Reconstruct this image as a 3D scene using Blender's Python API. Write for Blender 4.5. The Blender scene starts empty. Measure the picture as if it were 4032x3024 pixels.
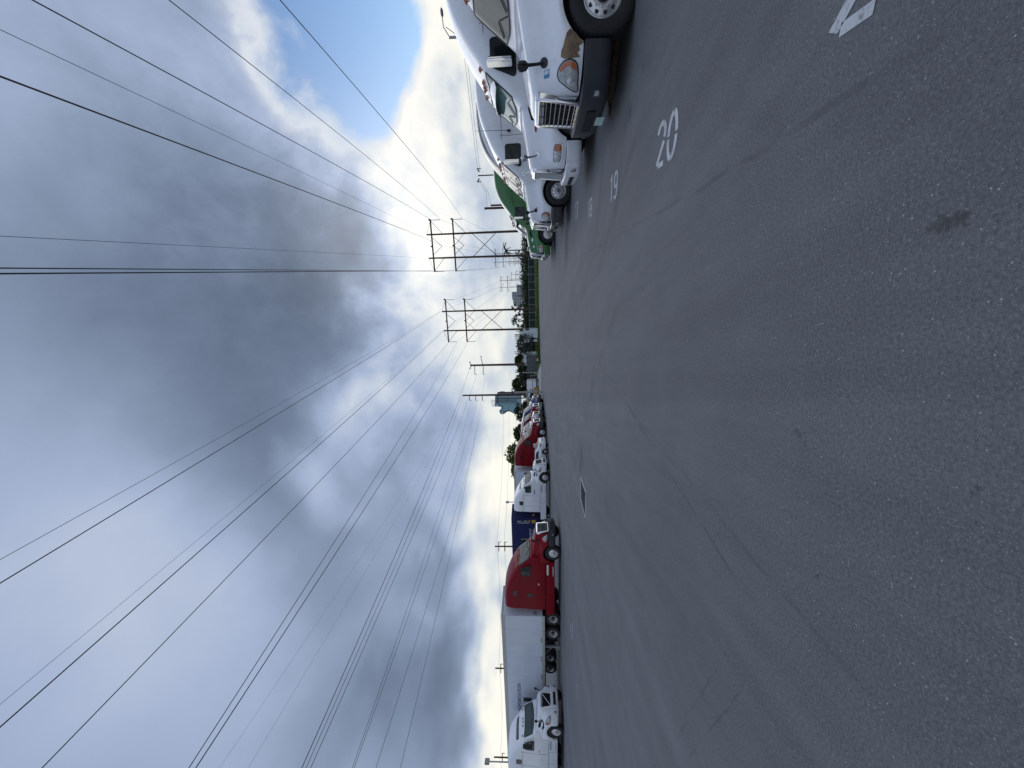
import bpy, bmesh, math, random
from mathutils import Vector, Matrix, Euler
R = math.radians
random.seed(7)
scene = bpy.context.scene
COL = scene.collection

# ------------------------------------------------------------------ camera
# The photograph lies on its side: world "up" points to the left of the frame.
W_, H_ = 4032.0, 3024.0
FPX = 1515.0
CAM_H = 1.73
PITCH, ROLL = math.atan((2092 - 2016) / FPX), R(0.95)
_f = Vector((0, math.cos(PITCH), math.sin(PITCH)))
_r0 = Vector((1, 0, 0)); _d0 = Vector((0, math.sin(PITCH), -math.cos(PITCH)))
_r = _r0 * math.cos(ROLL) + _d0 * math.sin(ROLL)
_d = _d0 * math.cos(ROLL) - _r0 * math.sin(ROLL)
CAM = Vector((0, 0, CAM_H))
cam = bpy.data.cameras.new('camera')
cam.sensor_width = 36.0; cam.sensor_fit = 'HORIZONTAL'
cam.lens = FPX / W_ * 36.0
cam.clip_start = 0.05; cam.clip_end = 6000
camo = bpy.data.objects.new('camera', cam); COL.objects.link(camo)
_m = Matrix(((_d.x, _r.x, -_f.x, 0), (_d.y, _r.y, -_f.y, 0), (_d.z, _r.z, -_f.z, CAM_H), (0, 0, 0, 1)))
camo.matrix_world = _m
scene.camera = camo

def ray(px, py):
    """direction (depth 1 along the optical axis) of a photograph pixel"""
    u = (H_ - py - H_ / 2) / FPX; v = (px - W_ / 2) / FPX
    return _f + _r * u + _d * v
def G(px, py, z=0.0):
    d = ray(px, py); k = (z - CAM_H) / d.z
    return CAM + d * k
def AT(px, py, Y):
    d = ray(px, py); return CAM + d * (Y / d.y)
def unit(px, py):
    return ray(px, py).normalized()

# ------------------------------------------------------------------ sky
SUN_PX = (1525, 905)
sd = unit(*SUN_PX)
SUN_EL = math.asin(sd.z); SUN_AZ = math.atan2(sd.x, sd.y)

world = bpy.data.worlds.new('World'); scene.world = world
world.use_nodes = True
world.cycles.sampling_method = 'MANUAL'; world.cycles.sample_map_resolution = 512
wt = world.node_tree; wt.nodes.clear()
def N(t, kind, **kw):
    n = t.nodes.new(kind)
    for k, v in kw.items():
        if k.startswith('i_'):
            key = k[2:]
            key = int(key) if key.isdigit() else key.replace('_', ' ')
            n.inputs[key].default_value = v
        else:
            setattr(n, k, v)
    return n
def L(t, a, b): t.links.new(a, b)
def s2l(c):
    return tuple(((x / 255) / 12.92 if x / 255 <= 0.04045 else ((x / 255 + 0.055) / 1.055) ** 2.4) for x in c)
class T:
    """tiny arithmetic wrapper over shader nodes"""
    def __init__(s, t): s.t = t
    def m(s, op, a, b=None, c=None, clamp=False):
        n = N(s.t, 'ShaderNodeMath', operation=op); n.use_clamp = clamp
        for i, v in enumerate((a, b, c)):
            if v is None: continue
            if isinstance(v, (int, float)): n.inputs[i].default_value = v
            else: L(s.t, v, n.inputs[i])
        return n.outputs[0]
    def mr(s, v, a, b, c=0.0, d=1.0, smooth=True):
        n = N(s.t, 'ShaderNodeMapRange'); n.interpolation_type = 'SMOOTHSTEP' if smooth else 'LINEAR'
        L(s.t, v, n.inputs[0])
        for i, x in enumerate((a, b, c, d)): n.inputs[i + 1].default_value = x
        return n.outputs[0]
    def mix(s, f, a, b, blend='MIX'):
        n = N(s.t, 'ShaderNodeMix', data_type='RGBA', blend_type=blend)
        n.clamp_factor = True
        for k, v in ((0, f), (6, a), (7, b)):
            if isinstance(v, (int, float)): n.inputs[k].default_value = v
            elif isinstance(v, tuple): n.inputs[k].default_value = (*v, 1) if len(v) == 3 else v
            else: L(s.t, v, n.inputs[k])
        return n.outputs[2]
    def noise(s, vec, scale, detail=5, rough=0.55, dist=0.0, out=0):
        n = N(s.t, 'ShaderNodeTexNoise', i_Scale=scale, i_Detail=detail, i_Roughness=rough, i_Distortion=dist)
        L(s.t, vec, n.inputs['Vector']); return n.outputs[out]
    def ramp(s, v, stops, interp='LINEAR'):
        n = N(s.t, 'ShaderNodeValToRGB'); n.color_ramp.interpolation = interp
        e = n.color_ramp.elements
        while len(e) < len(stops): e.new(0.5)
        for i, (p, c) in enumerate(stops): e[i].position = p; e[i].color = (*c, 1)
        L(s.t, v, n.inputs[0]); return n.outputs[0]
    def vm(s, op, a, b=None, out=0):
        n = N(s.t, 'ShaderNodeVectorMath', operation=op)
        for i, v in enumerate((a, b)):
            if v is None: continue
            if isinstance(v, (tuple, Vector)): n.inputs[i].default_value = tuple(v)
            elif isinstance(v, (int, float)): n.inputs['Scale'].default_value = v
            else: L(s.t, v, n.inputs[i])
        return n.outputs[out]
    def scale(s, a, k):
        n = N(s.t, 'ShaderNodeVectorMath', operation='SCALE'); L(s.t, a, n.inputs[0])
        if isinstance(k, (int, float)): n.inputs['Scale'].default_value = k
        else: L(s.t, k, n.inputs['Scale'])
        return n.outputs[0]

STR = 0.12
def build_world():
    w = T(wt)
    tc = N(wt, 'ShaderNodeTexCoord')
    D = w.vm('NORMALIZE', tc.outputs['Generated'])
    sep = N(wt, 'ShaderNodeSeparateXYZ'); L(wt, D, sep.inputs[0])
    z = w.m('MAXIMUM', sep.outputs[2], 0.0)
    # position on the cloud deck: compresses towards the horizon as real layers do
    k = w.m('DIVIDE', 1.0, w.m('ADD', z, 0.32))
    P = w.scale(D, k)
    # domain warp so that no outline stays round
    wn = w.noise(P, 1.5, 3, 0.5, out=1)
    warp = w.scale(w.vm('SUBTRACT', wn, (0.5, 0.5, 0.5)), 0.34)
    wn2 = w.noise(D, 6.0, 5, 0.55, out=1)
    warp2 = w.scale(w.vm('SUBTRACT', wn2, (0.5, 0.5, 0.5)), 0.12)
    DW = w.vm('ADD', w.vm('ADD', D, warp), warp2)
    def blob(px, py, rad, amp, sharp=0.0):
        """soft patch of cloud seen around a direction; rad in photo pixels/2212"""
        d = w.vm('DISTANCE', DW, unit(px * 1.8228, py * 1.8228), out=1)
        rr = rad / 830.0
        return w.m('MULTIPLY', w.mr(d, rr, rr * sharp), amp)
    # --- brightness of the deck: light overhead, dark under-side of the bank, bright break
    blobs = BLOBS
    tot = None
    for b in blobs:
        v = blob(*b); tot = v if tot is None else w.m('ADD', tot, v)
    fb = w.noise(P, 1.2, 5, 0.48, 0.3)
    fb2 = w.noise(D, 7.0, 10, 0.62, 0.25)
    tot = w.m('ADD', tot, w.m('MULTIPLY', w.m('SUBTRACT', fb, 0.5), 0.34))
    # puffy structure only where the deck is thin and bright
    # bigger contrast near the break
    sunv = w.vm('DISTANCE', D, sd, out=1)
    near = w.mr(sunv, 0.75, 0.1)
    tot = w.m('ADD', tot, w.m('MULTIPLY', w.m('SUBTRACT', fb2, 0.5), w.m('ADD', 0.035, w.m('MULTIPLY', w.m('MULTIPLY', near, w.mr(sep.outputs[2], 0.0, 0.22, 0.45, 1.0)), 0.75))))
    low = w.mr(sep.outputs[2], 0.26, 0.02)
    # extra brightness towards the unseen sky behind the camera, added to light truck fronts
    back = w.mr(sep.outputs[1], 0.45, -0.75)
    hz = w.mr(sep.outputs[2], 0.17, 0.03)
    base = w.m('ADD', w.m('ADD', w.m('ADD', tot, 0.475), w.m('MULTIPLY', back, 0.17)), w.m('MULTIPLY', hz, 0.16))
    col = w.ramp(base, [(0.0, s2l((94, 108, 130))), (0.22, s2l((113, 128, 152))), (0.42, s2l((138, 154, 180))),
                        (0.58, s2l((166, 181, 210))), (0.72, s2l((196, 207, 224))), (0.86, s2l((231, 235, 238))), (1.0, s2l((255, 253, 248)))])
    warm = w.mix(w.m('MULTIPLY', low, 0.6), col, w.mix(1.0, col, (1.05, 1.03, 0.92), 'MULTIPLY'))
    # glow of the veiled sun
    glow = w.m('MULTIPLY', w.m('POWER', w.mr(sunv, 0.42, 0.0), 2.0), 0.16)
    g = N(wt, 'ShaderNodeMix', data_type='RGBA', blend_type='ADD'); g.inputs[0].default_value = 1
    L(wt, warm, g.inputs[6])
    gc = w.mix(1.0, (1.0, 0.98, 0.93), (0, 0, 0)); 
    gv = N(wt, 'ShaderNodeCombineColor'); 
    L(wt, glow, gv.inputs[0]); L(wt, w.m('MULTIPLY', glow, 0.97), gv.inputs[1]); L(wt, w.m('MULTIPLY', glow, 0.90), gv.inputs[2])
    L(wt, gv.outputs[0], g.inputs[7])
    cloud = g.outputs[2]
    # clear sky in the gap
    sky = N(wt, 'ShaderNodeTexSky', sky_type='NISHITA'); sky.sun_disc = False
    sky.sun_elevation = SUN_EL; sky.sun_rotation = SUN_AZ
    sky.air_density = 1.0; sky.dust_density = 0.3; sky.ozone_density = 3.0
    gap = None
    for b in GAPS:
        v = blob(*b); gap = v if gap is None else w.m('ADD', gap, v)
    gn = w.noise(D, 9.0, 9, 0.62, 0.3)
    gapv = w.m('ADD', gap, w.m('MULTIPLY', w.m('SUBTRACT', gn, 0.5), 1.15))
    gapm = w.mr(gapv, 0.22, 0.80)
    # sun-lit cumulus rims round the gap
    rim = w.m('MULTIPLY', w.m('MULTIPLY', w.mr(gapv, -0.1, 0.28), w.mr(gap, 0.02, 0.3)), 0.8)
    cloud = w.mix(rim, cloud, s2l((232, 237, 243)))
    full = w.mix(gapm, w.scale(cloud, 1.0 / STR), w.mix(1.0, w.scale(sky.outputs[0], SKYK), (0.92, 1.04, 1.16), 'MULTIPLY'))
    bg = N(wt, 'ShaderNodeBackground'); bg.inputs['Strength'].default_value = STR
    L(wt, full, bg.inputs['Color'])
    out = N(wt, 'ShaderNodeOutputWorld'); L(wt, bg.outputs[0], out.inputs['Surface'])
SKYK = 0.8
# (x, y, radius, weight[, sharpness]) in a 2212-wide view of the photograph
BLOBS = [
    (560, 780, 430, -0.25), (400, 740, 240, -0.12), (730, 590, 200, -0.22), (610, 900, 200, -0.12), (600, 420, 330, -0.16), (330, 420, 320, -0.06), (720, 500, 150, -0.10),
    (480, 1040, 200, -0.08), (640, 1130, 170, -0.10), (770, 1260, 150, -0.14), (950, 1190, 110, -0.16), (950, 1400, 130, -0.22), (930, 1590, 150, -0.20), (860, 1500, 140, -0.12), (800, 1130, 110, -0.08),
    (880, 500, 220, 0.36), (970, 400, 200, 0.28), (930, 640, 210, 0.32), (1010, 820, 210, 0.36), (890, 830, 130, 0.22), (830, 620, 110, 0.16),
    (1050, 1050, 140, 0.40), (1070, 1250, 130, 0.44), (1070, 1450, 130, 0.46), (1070, 1640, 140, 0.48), (1090, 700, 150, 0.24), (1090, 950, 130, 0.28), (910, 1010, 80, 0.16), (870, 1170, 60, 0.14), (890, 1330, 60, 0.10),
    (660, 955, 100, 0.32), (760, 870, 120, 0.28), (720, 1020, 90, 0.14),
    (130, 1350, 480, 0.13), (330, 1200, 220, 0.09), (400, 1500, 220, 0.06), (130, 60, 300, 0.10), (560, 100, 200, 0.12),
    (970, 160, 160, 0.42), (900, 250, 90, 0.28), (800, 340, 130, 0.22), (990, 40, 120, 0.30),
]
GAPS = [(740, 60, 160, 0.70), (820, 185, 120, 0.72), (700, 0, 90, 0.3), (840, 60, 110, 0.5), (860, 120, 110, 0.4), (720, 160, 100, 0.3)]
build_world()

# one weak, wide sun behind the cloud bank
sun = bpy.data.lights.new('sun', 'SUN'); sun.energy = 0.6; sun.angle = R(60); sun.color = (1.0, 0.97, 0.93)
suno = bpy.data.objects.new('sun', sun); COL.objects.link(suno)
suno.rotation_euler = (-sd).to_track_quat('-Z', 'Y').to_euler()
suno.location = (0, 0, 60)

scene.cycles.max_bounces = 6; scene.cycles.diffuse_bounces = 3; scene.cycles.glossy_bounces = 3; scene.cycles.transmission_bounces = 2; scene.cycles.transparent_max_bounces = 4
vs = scene.view_settings
vs.view_transform = 'Standard'; vs.look = 'None'; vs.gamma = 1; vs.exposure = 0.0; vs.use_curve_mapping = False

# ------------------------------------------------------------------ materials
MATS = {}
def new_mat(name):
    m = bpy.data.materials.new(name); m.use_nodes = True
    t = m.node_tree
    b = t.nodes['Principled BSDF']
    return m, t, b
def plain(name, col, rough=0.5, metal=0.0, spec=0.5, coat=0.0, var=0.12, vscale=6.0, bump=0.0, bscale=80.0):
    """colour with a little grain and wear"""
    if name in MATS: return MATS[name]
    m, t, b = new_mat(name); w = T(t)
    tc = N(t, 'ShaderNodeTexCoord')
    n = w.noise(tc.outputs['Object'], vscale, 5, 0.65)
    c = w.mix(w.mr(n, 0.3, 0.7), tuple(x * (1 - var) for x in col), tuple(min(1, x * (1 + var)) for x in col))
    L(t, c, b.inputs['Base Color'])
    r = w.mr(n, 0.25, 0.75, max(0.02, rough * 0.85), min(1, rough * 1.15)); L(t, r, b.inputs['Roughness'])
    b.inputs['Metallic'].default_value = metal
    b.inputs['Specular IOR Level'].default_value = spec
    b.inputs['Coat Weight'].default_value = coat; b.inputs['Coat Roughness'].default_value = 0.06
    if bump:
        bn = N(t, 'ShaderNodeBump', i_Strength=bump, i_Distance=0.01)
        L(t, w.noise(tc.outputs['Object'], bscale, 4, 0.6), bn.inputs['Height']); L(t, bn.outputs[0], b.inputs['Normal'])
    MATS[name] = m; return m
def paint(name, col, dirt=0.25, dirtcol=(0.16, 0.15, 0.13), rough=0.28, coat=0.6):
    """vehicle paint: clear coat, road film low down, faint streaks"""
    if name in MATS: return MATS[name]
    m, t, b = new_mat(name); w = T(t)
    tc = N(t, 'ShaderNodeTexCoord')
    geo = N(t, 'ShaderNodeNewGeometry')
    mp = N(t, 'ShaderNodeMapping'); mp.inputs['Scale'].default_value = (3.0, 3.0, 0.7); L(t, tc.outputs['Object'], mp.inputs[0])
    n = w.noise(mp.outputs[0], 2.0, 6, 0.65)
    sp = N(t, 'ShaderNodeSeparateXYZ'); L(t, tc.outputs['Object'], sp.inputs[0])
    lowz = w.mr(sp.outputs[2], 1.3, 0.3)
    dm = w.m('MULTIPLY', w.m('ADD', w.m('MULTIPLY', lowz, 0.6), 0.4), w.m('MULTIPLY', w.mr(n, 0.35, 0.75), dirt))
    c = w.mix(dm, col, dirtcol); L(t, c, b.inputs['Base Color'])
    L(t, w.m('ADD', w.m('MULTIPLY', dm, 0.5), rough), b.inputs['Roughness'])
    b.inputs['Coat Weight'].default_value = coat; b.inputs['Coat Roughness'].default_value = 0.08
    if coat < 0.5: b.inputs['Specular IOR Level'].default_value = coat
    wv = N(t, 'ShaderNodeBump', i_Strength=0.06, i_Distance=0.02)
    L(t, w.noise(tc.outputs['Object'], 2.3, 2, 0.5), wv.inputs['Height']); L(t, wv.outputs[0], b.inputs['Normal'])
    MATS[name] = m; return m

def glass(name, col=(0.015, 0.02, 0.02), rough=0.04):
    if name in MATS: return MATS[name]
    m, t, b = new_mat(name); w = T(t)
    tc = N(t, 'ShaderNodeTexCoord')
    n = w.noise(tc.outputs['Object'], 1.6, 4, 0.6)
    L(t, w.mix(n, tuple(x * 0.6 for x in col), tuple(x * 1.4 for x in col)), b.inputs['Base Color'])
    b.inputs['Roughness'].default_value = rough; b.inputs['IOR'].default_value = 1.45
    MATS[name] = m; return m

M_white = paint('white_paint', (0.78, 0.80, 0.83))
M_white2 = paint('aged_white_paint', (0.72, 0.745, 0.77), dirt=0.35)
M_red = paint('red_paint', (0.20, 0.004, 0.011), dirt=0.05, coat=0.08)
M_red2 = paint('dark_red_paint', (0.165, 0.004, 0.010), dirt=0.05, coat=0.08)
M_green = paint('green_paint', (0.010, 0.13, 0.018), dirt=0.2)
M_blue = paint('blue_paint', (0.02, 0.06, 0.26), dirt=0.2)
M_grey = paint('grey_paint', (0.24, 0.27, 0.31), dirt=0.2)
M_dark = paint('black_paint', (0.02, 0.021, 0.023), dirt=0.3)
M_plastic = plain('charcoal_plastic', (0.024, 0.026, 0.032), 0.55, bump=0.05)
M_black = plain('black_plastic', (0.012, 0.012, 0.014), 0.45)
M_void = plain('dark_cavity', (0.006, 0.006, 0.007), 0.9)
M_rubber = plain('tyre_rubber', (0.016, 0.016, 0.017), 0.85, bump=0.3, bscale=60)
M_chrome = plain('chrome', (0.74, 0.75, 0.77), 0.12, metal=1.0, var=0.06)
M_alu = plain('polished_aluminium', (0.66, 0.66, 0.66), 0.38, metal=0.75, var=0.12)
M_steelw = plain('painted_steel_wheel', (0.42, 0.42, 0.43), 0.5)
M_steel = plain('galvanised_steel', (0.36, 0.38, 0.40), 0.45, metal=0.6)
M_lens = plain('clear_lens', (0.36, 0.37, 0.36), 0.12, coat=1.0, var=0.35, vscale=14)
M_amber = plain('amber_lens', (0.42, 0.10, 0.02), 0.2, coat=1.0)
M_redlens = plain('red_lens', (0.25, 0.012, 0.015), 0.2, coat=1.0)
M_glass = glass('tinted_glass')
M_wind = glass('windshield_glass', (0.05, 0.075, 0.07))
M_windg = glass('green_windshield_glass', (0.10, 0.20, 0.18), 0.08)
M_chassis = plain('chassis_black', (0.014, 0.014, 0.015), 0.7)

# ------------------------------------------------------------------ mesh helpers
def link(name, me, mats, parent=None, smooth=None):
    o = bpy.data.objects.new(name, me); COL.objects.link(o)
    for m in (mats if isinstance(mats, (list, tuple)) else [mats]): me.materials.append(m)
    if parent is not None: o.parent = parent
    if smooth is not None:
        for p in me.polygons: p.use_smooth = True
        if smooth > 0:
            try: me.set_sharp_from_angle(angle=R(smooth))
            except Exception: pass
    return o
def empty(name, loc=(0, 0, 0), rz=0.0, parent=None):
    o = bpy.data.objects.new(name, None); COL.objects.link(o)
    o.location = loc; o.rotation_euler = (0, 0, rz); o.empty_display_size = 0.2
    if parent is not None: o.parent = parent
    return o
def tag(o, label=None, cat=None, group=None, kind=None):
    if label: o['label'] = label
    if cat: o['category'] = cat
    if group: o['group'] = group
    if kind: o['kind'] = kind
    return o
class MB:
    def __init__(s): s.v = []; s.f = []; s.mi = []
    def add(s, vs, fs, mi=0):
        k = len(s.v); s.v += [tuple(p) for p in vs]; s.f += [tuple(i + k for i in f) for f in fs]; s.mi += [mi] * len(fs)
        return s
    def box(s, c, d, rz=0.0, mi=0, rot=None):
        x, y, z = d[0] / 2, d[1] / 2, d[2] / 2
        m = Matrix.Rotation(rz, 3, 'Z') if rot is None else rot
        c = Vector(c)
        vs = [c + m @ Vector((sx * x, sy * y, sz * z)) for sz in (-1, 1) for sx, sy in ((-1, -1), (1, -1), (1, 1), (-1, 1))]
        return s.add(vs, [(3, 2, 1, 0), (4, 5, 6, 7), (0, 1, 5, 4), (1, 2, 6, 5), (2, 3, 7, 6), (3, 0, 4, 7)], mi)
    def span(s, a, b, mi=0):
        a = Vector(a); b = Vector(b); return s.box((a + b) / 2, [abs(q) for q in (b - a)], mi=mi)
    def tube(s, pts, r, n=8, mi=0, caps=True):
        pts = [Vector(p) for p in pts]; rs = r if isinstance(r, (list, tuple)) else [r] * len(pts)
        rings = []; up = None
        for i, p in enumerate(pts):
            t = (pts[min(i + 1, len(pts) - 1)] - pts[max(i - 1, 0)]).normalized()
            if up is None: up = Vector((0, 0, 1)) if abs(t.z) < 0.9 else Vector((1, 0, 0))
            a = t.cross(up).normalized(); b = a.cross(t).normalized(); up = b
            rings.append([p + (a * math.cos(2 * math.pi * k / n) + b * math.sin(2 * math.pi * k / n)) * rs[i] for k in range(n)])
        vs = [q for rg in rings for q in rg]; fs = []
        for i in range(len(pts) - 1):
            for k in range(n):
                fs.append((i * n + k, i * n + (k + 1) % n, (i + 1) * n + (k + 1) % n, (i + 1) * n + k))
        if caps: fs += [tuple(range(n - 1, -1, -1)), tuple(range((len(pts) - 1) * n, len(pts) * n))]
        return s.add(vs, fs, mi)
    def lathe(s, prof, axis='Y', c=(0, 0, 0), n=32, mi=None, a0=0.0):
        """prof: (r, h[, mat]) along axis"""
        c = Vector(c); vs = []
        for q in prof:
            r, h = q[0], q[1]
            for k in range(n):
                a = a0 + 2 * math.pi * k / n; ca, sa = math.cos(a) * r, math.sin(a) * r
                vs.append(c + (Vector((ca, h, sa)) if axis == 'Y' else Vector((ca, sa, h)) if axis == 'Z' else Vector((h, ca, sa))))
        for i in range(len(prof) - 1):
            m_ = (prof[i][2] if len(prof[i]) > 2 else 0) if mi is None else mi
            fs = []
            for k in range(n):
                f = (i * n + k, i * n + (k + 1) % n, (i + 1) * n + (k + 1) % n, (i + 1) * n + k)
                fs.append(f)
            if i == 0: s_k = len(s.v); s.v += [tuple(p) for p in vs]
            s.f += [tuple(q + s_k for q in f) for f in fs]; s.mi += [m_] * n
        return s
    def prism(s, poly, h0, h1, axis='Z', mi=0):
        n = len(poly)
        def mk(p, h):
            return (p[0], p[1], h) if axis == 'Z' else (p[0], h, p[1]) if axis == 'Y' else (h, p[0], p[1])
        vs = [mk(p, h0) for p in poly] + [mk(p, h1) for p in poly]
        fs = [tuple(range(n - 1, -1, -1)), tuple(range(n, 2 * n))] + [(i, (i + 1) % n, n + (i + 1) % n, n + i) for i in range(n)]
        return s.add(vs, fs, mi)
    def build(s, name, mats, parent=None, smooth=None, fixn=True, bevel=0.0):
        me = bpy.data.meshes.new(name); me.from_pydata(s.v, [], s.f)
        for p, i in zip(me.polygons, s.mi): p.material_index = i
        if fixn:
            bm = bmesh.new(); bm.from_mesh(me); bmesh.ops.recalc_face_normals(bm, faces=bm.faces)
            if bevel:
                ed = [e for e in bm.edges if len(e.link_faces) == 2 and e.calc_face_angle(0) > 0.5]
                bmesh.ops.bevel(bm, geom=ed, offset=bevel, segments=2, affect='EDGES', clamp_overlap=True)
            bm.to_mesh(me); bm.free()
        me.update()
        return link(name, me, mats, parent, smooth)
def interp(tab, x):
    """piecewise smooth table lookup; tab sorted by key descending or ascending"""
    if tab[0][0] > tab[-1][0]: tab = tab[::-1]
    if x <= tab[0][0]: return tab[0][1]
    if x >= tab[-1][0]: return tab[-1][1]
    for i in range(len(tab) - 1):
        x0, y0 = tab[i]; x1, y1 = tab[i + 1]
        if x0 <= x <= x1:
            m0 = (tab[i + 1][1] - tab[i - 1][1]) / (tab[i + 1][0] - tab[i - 1][0]) if i > 0 else (y1 - y0) / (x1 - x0)
            m1 = (tab[i + 2][1] - y0) / (tab[i + 2][0] - x0) if i + 2 < len(tab) else (y1 - y0) / (x1 - x0)
            h = x1 - x0; q = (x - x0) / h
            return (2*q**3 - 3*q*q + 1) * y0 + (q**3 - 2*q*q + q) * h * m0 + (-2*q**3 + 3*q*q) * y1 + (q**3 - q*q) * h * m1
def smooth_poly(pts, per=5):
    """centripetal-ish Catmull-Rom through 2-D points"""
    out = []
    n = len(pts)
    for i in range(n - 1):
        p0 = pts[max(i - 1, 0)]; p1 = pts[i]; p2 = pts[i + 1]; p3 = pts[min(i + 2, n - 1)]
        d1 = math.dist(p1, p2) or 1e-6
        def tan(a, b, c):
            da = math.dist(a, b); db = math.dist(b, c)
            if da < 1e-6 or db < 1e-6: return [(c[k] - a[k]) / max(da + db, 1e-6) for k in (0, 1)]
            return [((b[k] - a[k]) / da * db + (c[k] - b[k]) / db * da) / (da + db) for k in (0, 1)]
        m1 = tan(p0, p1, p2) if i > 0 else [(p2[k] - p1[k]) / d1 for k in (0, 1)]
        m2 = tan(p1, p2, p3) if i + 2 < n else [(p2[k] - p1[k]) / d1 for k in (0, 1)]
        for j in range(per):
            q = j / per
            h = [2*q**3 - 3*q*q + 1, q**3 - 2*q*q + q, -2*q**3 + 3*q*q, q**3 - q*q]
            out.append(tuple(h[0]*p1[k] + h[1]*d1*m1[k] + h[2]*p2[k] + h[3]*d1*m2[k] for k in (0, 1)))
    out.append(tuple(pts[-1])); return out
class Loft:
    """skin through left-right symmetric sections; half(x) -> control points bottom..top centre"""
    def __init__(s, half, xs, per=5):
        s.half, s.xs, s.per = half, xs, per
        s.cache = {}
    def ring(s, x):
        k = round(x, 5)
        if k not in s.cache:
            h = smooth_poly(s.half(x), s.per); s.cache[k] = h
        return s.cache[k]
    def mesh(s, name, mat, parent, lip=0.05, cap_front=True, cap_back=True, smooth=35):
        mb = MB(); rings = []
        for x in s.xs:
            h = s.ring(x)
            full = [(y, z) for y, z in h] + [(-y, z) for y, z in h[-2::-1]]
            if lip: full = [(full[0][0] - lip, full[0][1])] + full + [(full[-1][0] + lip, full[-1][1])]
            rings.append([(x, y, z) for y, z in full])
        n = len(rings[0]); vs = [p for r_ in rings for p in r_]
        fs = [(i * n + k, i * n + k + 1, (i + 1) * n + k + 1, (i + 1) * n + k) for i in range(len(rings) - 1) for k in range(n - 1)]
        if cap_front: fs.append(tuple(range(n)))
        if cap_back: fs.append(tuple(range((len(rings) - 1) * n + n - 1, (len(rings) - 1) * n - 1, -1)))
        mb.add(vs, fs)
        return mb.build(name, mat, parent, smooth)
    def side_y(s, x, z):
        """outermost half width at height z"""
        h = s.ring(x); best = None
        for (y0, z0), (y1, z1) in zip(h, h[1:]):
            if (z0 - z) * (z1 - z) <= 0 and abs(z1 - z0) > 1e-9:
                y = y0 + (y1 - y0) * (z - z0) / (z1 - z0)
                if best is None or y > best: best = y
        if best is None: best = h[0][0] if z < h[0][1] else 0.0
        return best
    def top_z(s, x, y):
        h = s.ring(x); best = None; y = abs(y)
        for (y0, z0), (y1, z1) in zip(h, h[1:]):
            if (y0 - y) * (y1 - y) <= 0 and abs(y1 - y0) > 1e-9:
                z = z0 + (z1 - z0) * (y - y0) / (y1 - y0)
                if best is None or z > best: best = z
        return best if best is not None else h[0][1]
    def side_n(s, x, z):
        e = 0.03
        dyx = (s.side_y(x + e, z) - s.side_y(x - e, z)) / (2 * e); dyz = (s.side_y(x, z + e) - s.side_y(x, z - e)) / (2 * e)
        dyx = max(-4, min(4, dyx)); dyz = max(-4, min(4, dyz))
        return Vector((-dyx, 1, -dyz)).normalized()
    def top_n(s, x, y):
        e = 0.03
        a = (s.top_z(x + e, y) - s.top_z(x - e, y)) / (2 * e); b = (s.top_z(x, y + e) - s.top_z(x, y - e)) / (2 * e)
        a = max(-5, min(5, a)); b = max(-5, min(5, b))
        return Vector((-a, -b, 1)).normalized()
    def side_patch(s, poly, side, off=0.012, bulge=0.0, rings=4, base=-0.02, sub=3):
        """a skin that follows the side inside a closed outline in (x, z)"""
        pts = []
        n0 = len(poly)
        for i in range(n0):
            a, b = poly[i], poly[(i + 1) % n0]
            for j in range(sub): pts.append((a[0] + (b[0] - a[0]) * j / sub, a[1] + (b[1] - a[1]) * j / sub))
        cx = sum(p[0] for p in pts) / len(pts); cz = sum(p[1] for p in pts) / len(pts)
        n = len(pts); vs = []
        for k in range(rings + 1):
            q = 1 - k / rings
            for (x, z) in pts:
                xx, zz = cx + (x - cx) * q, cz + (z - cz) * q
                y = s.side_y(xx, zz); nn = s.side_n(xx, zz)
                p = Vector((xx, y, zz)) + nn * (off + bulge * (1 - q * q))
                if k == 0: vs.append(Vector((xx, y, zz)) + nn * base)
                vs.append(p) if k else vs.append(p)
            if k == 0:
                # reorder: skirt ring then rim ring
                sk = vs[0::2]; rm = vs[1::2]; vs = sk + rm
        fs = []
        for k in range(rings + 1):
            for i in range(n):
                fs.append((k * n + i, k * n + (i + 1) % n, (k + 1) * n + (i + 1) % n, (k + 1) * n + i))
        vs = [(p.x, p.y * side, p.z) for p in vs]
        return vs, fs
    def top_patch(s, outline, off=0.012, nu=10, nv=16, base=-0.02):
        """outline(u, v) -> (x, y); u along length, v across; follows the top"""
        vs = []; g = []
        for i in range(nu + 1):
            row = []
            for j in range(nv + 1):
                x, y = outline(i / nu, j / nv); z = s.top_z(x, y)
                p = Vector((x, y, z)) + s.top_n(x, y) * off
                row.append(len(vs)); vs.append(p)
            g.append(row)
        fs = [(g[i][j], g[i][j + 1], g[i + 1][j + 1], g[i + 1][j]) for i in range(nu) for j in range(nv)]
        # skirt
        loop = [g[0][j] for j in range(nv + 1)] + [g[i][nv] for i in range(1, nu + 1)] + [g[nu][j] for j in range(nv - 1, -1, -1)] + [g[i][0] for i in range(nu - 1, 0, -1)]
        b = []
        for q in loop:
            b.append(len(vs)); vs.append(Vector(vs[q]) + Vector((-0.4, 0, -1)) * (off - base))
        fs += [(loop[i], loop[(i + 1) % len(loop)], b[(i + 1) % len(loop)], b[i]) for i in range(len(loop))]
        return vs, fs
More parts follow.
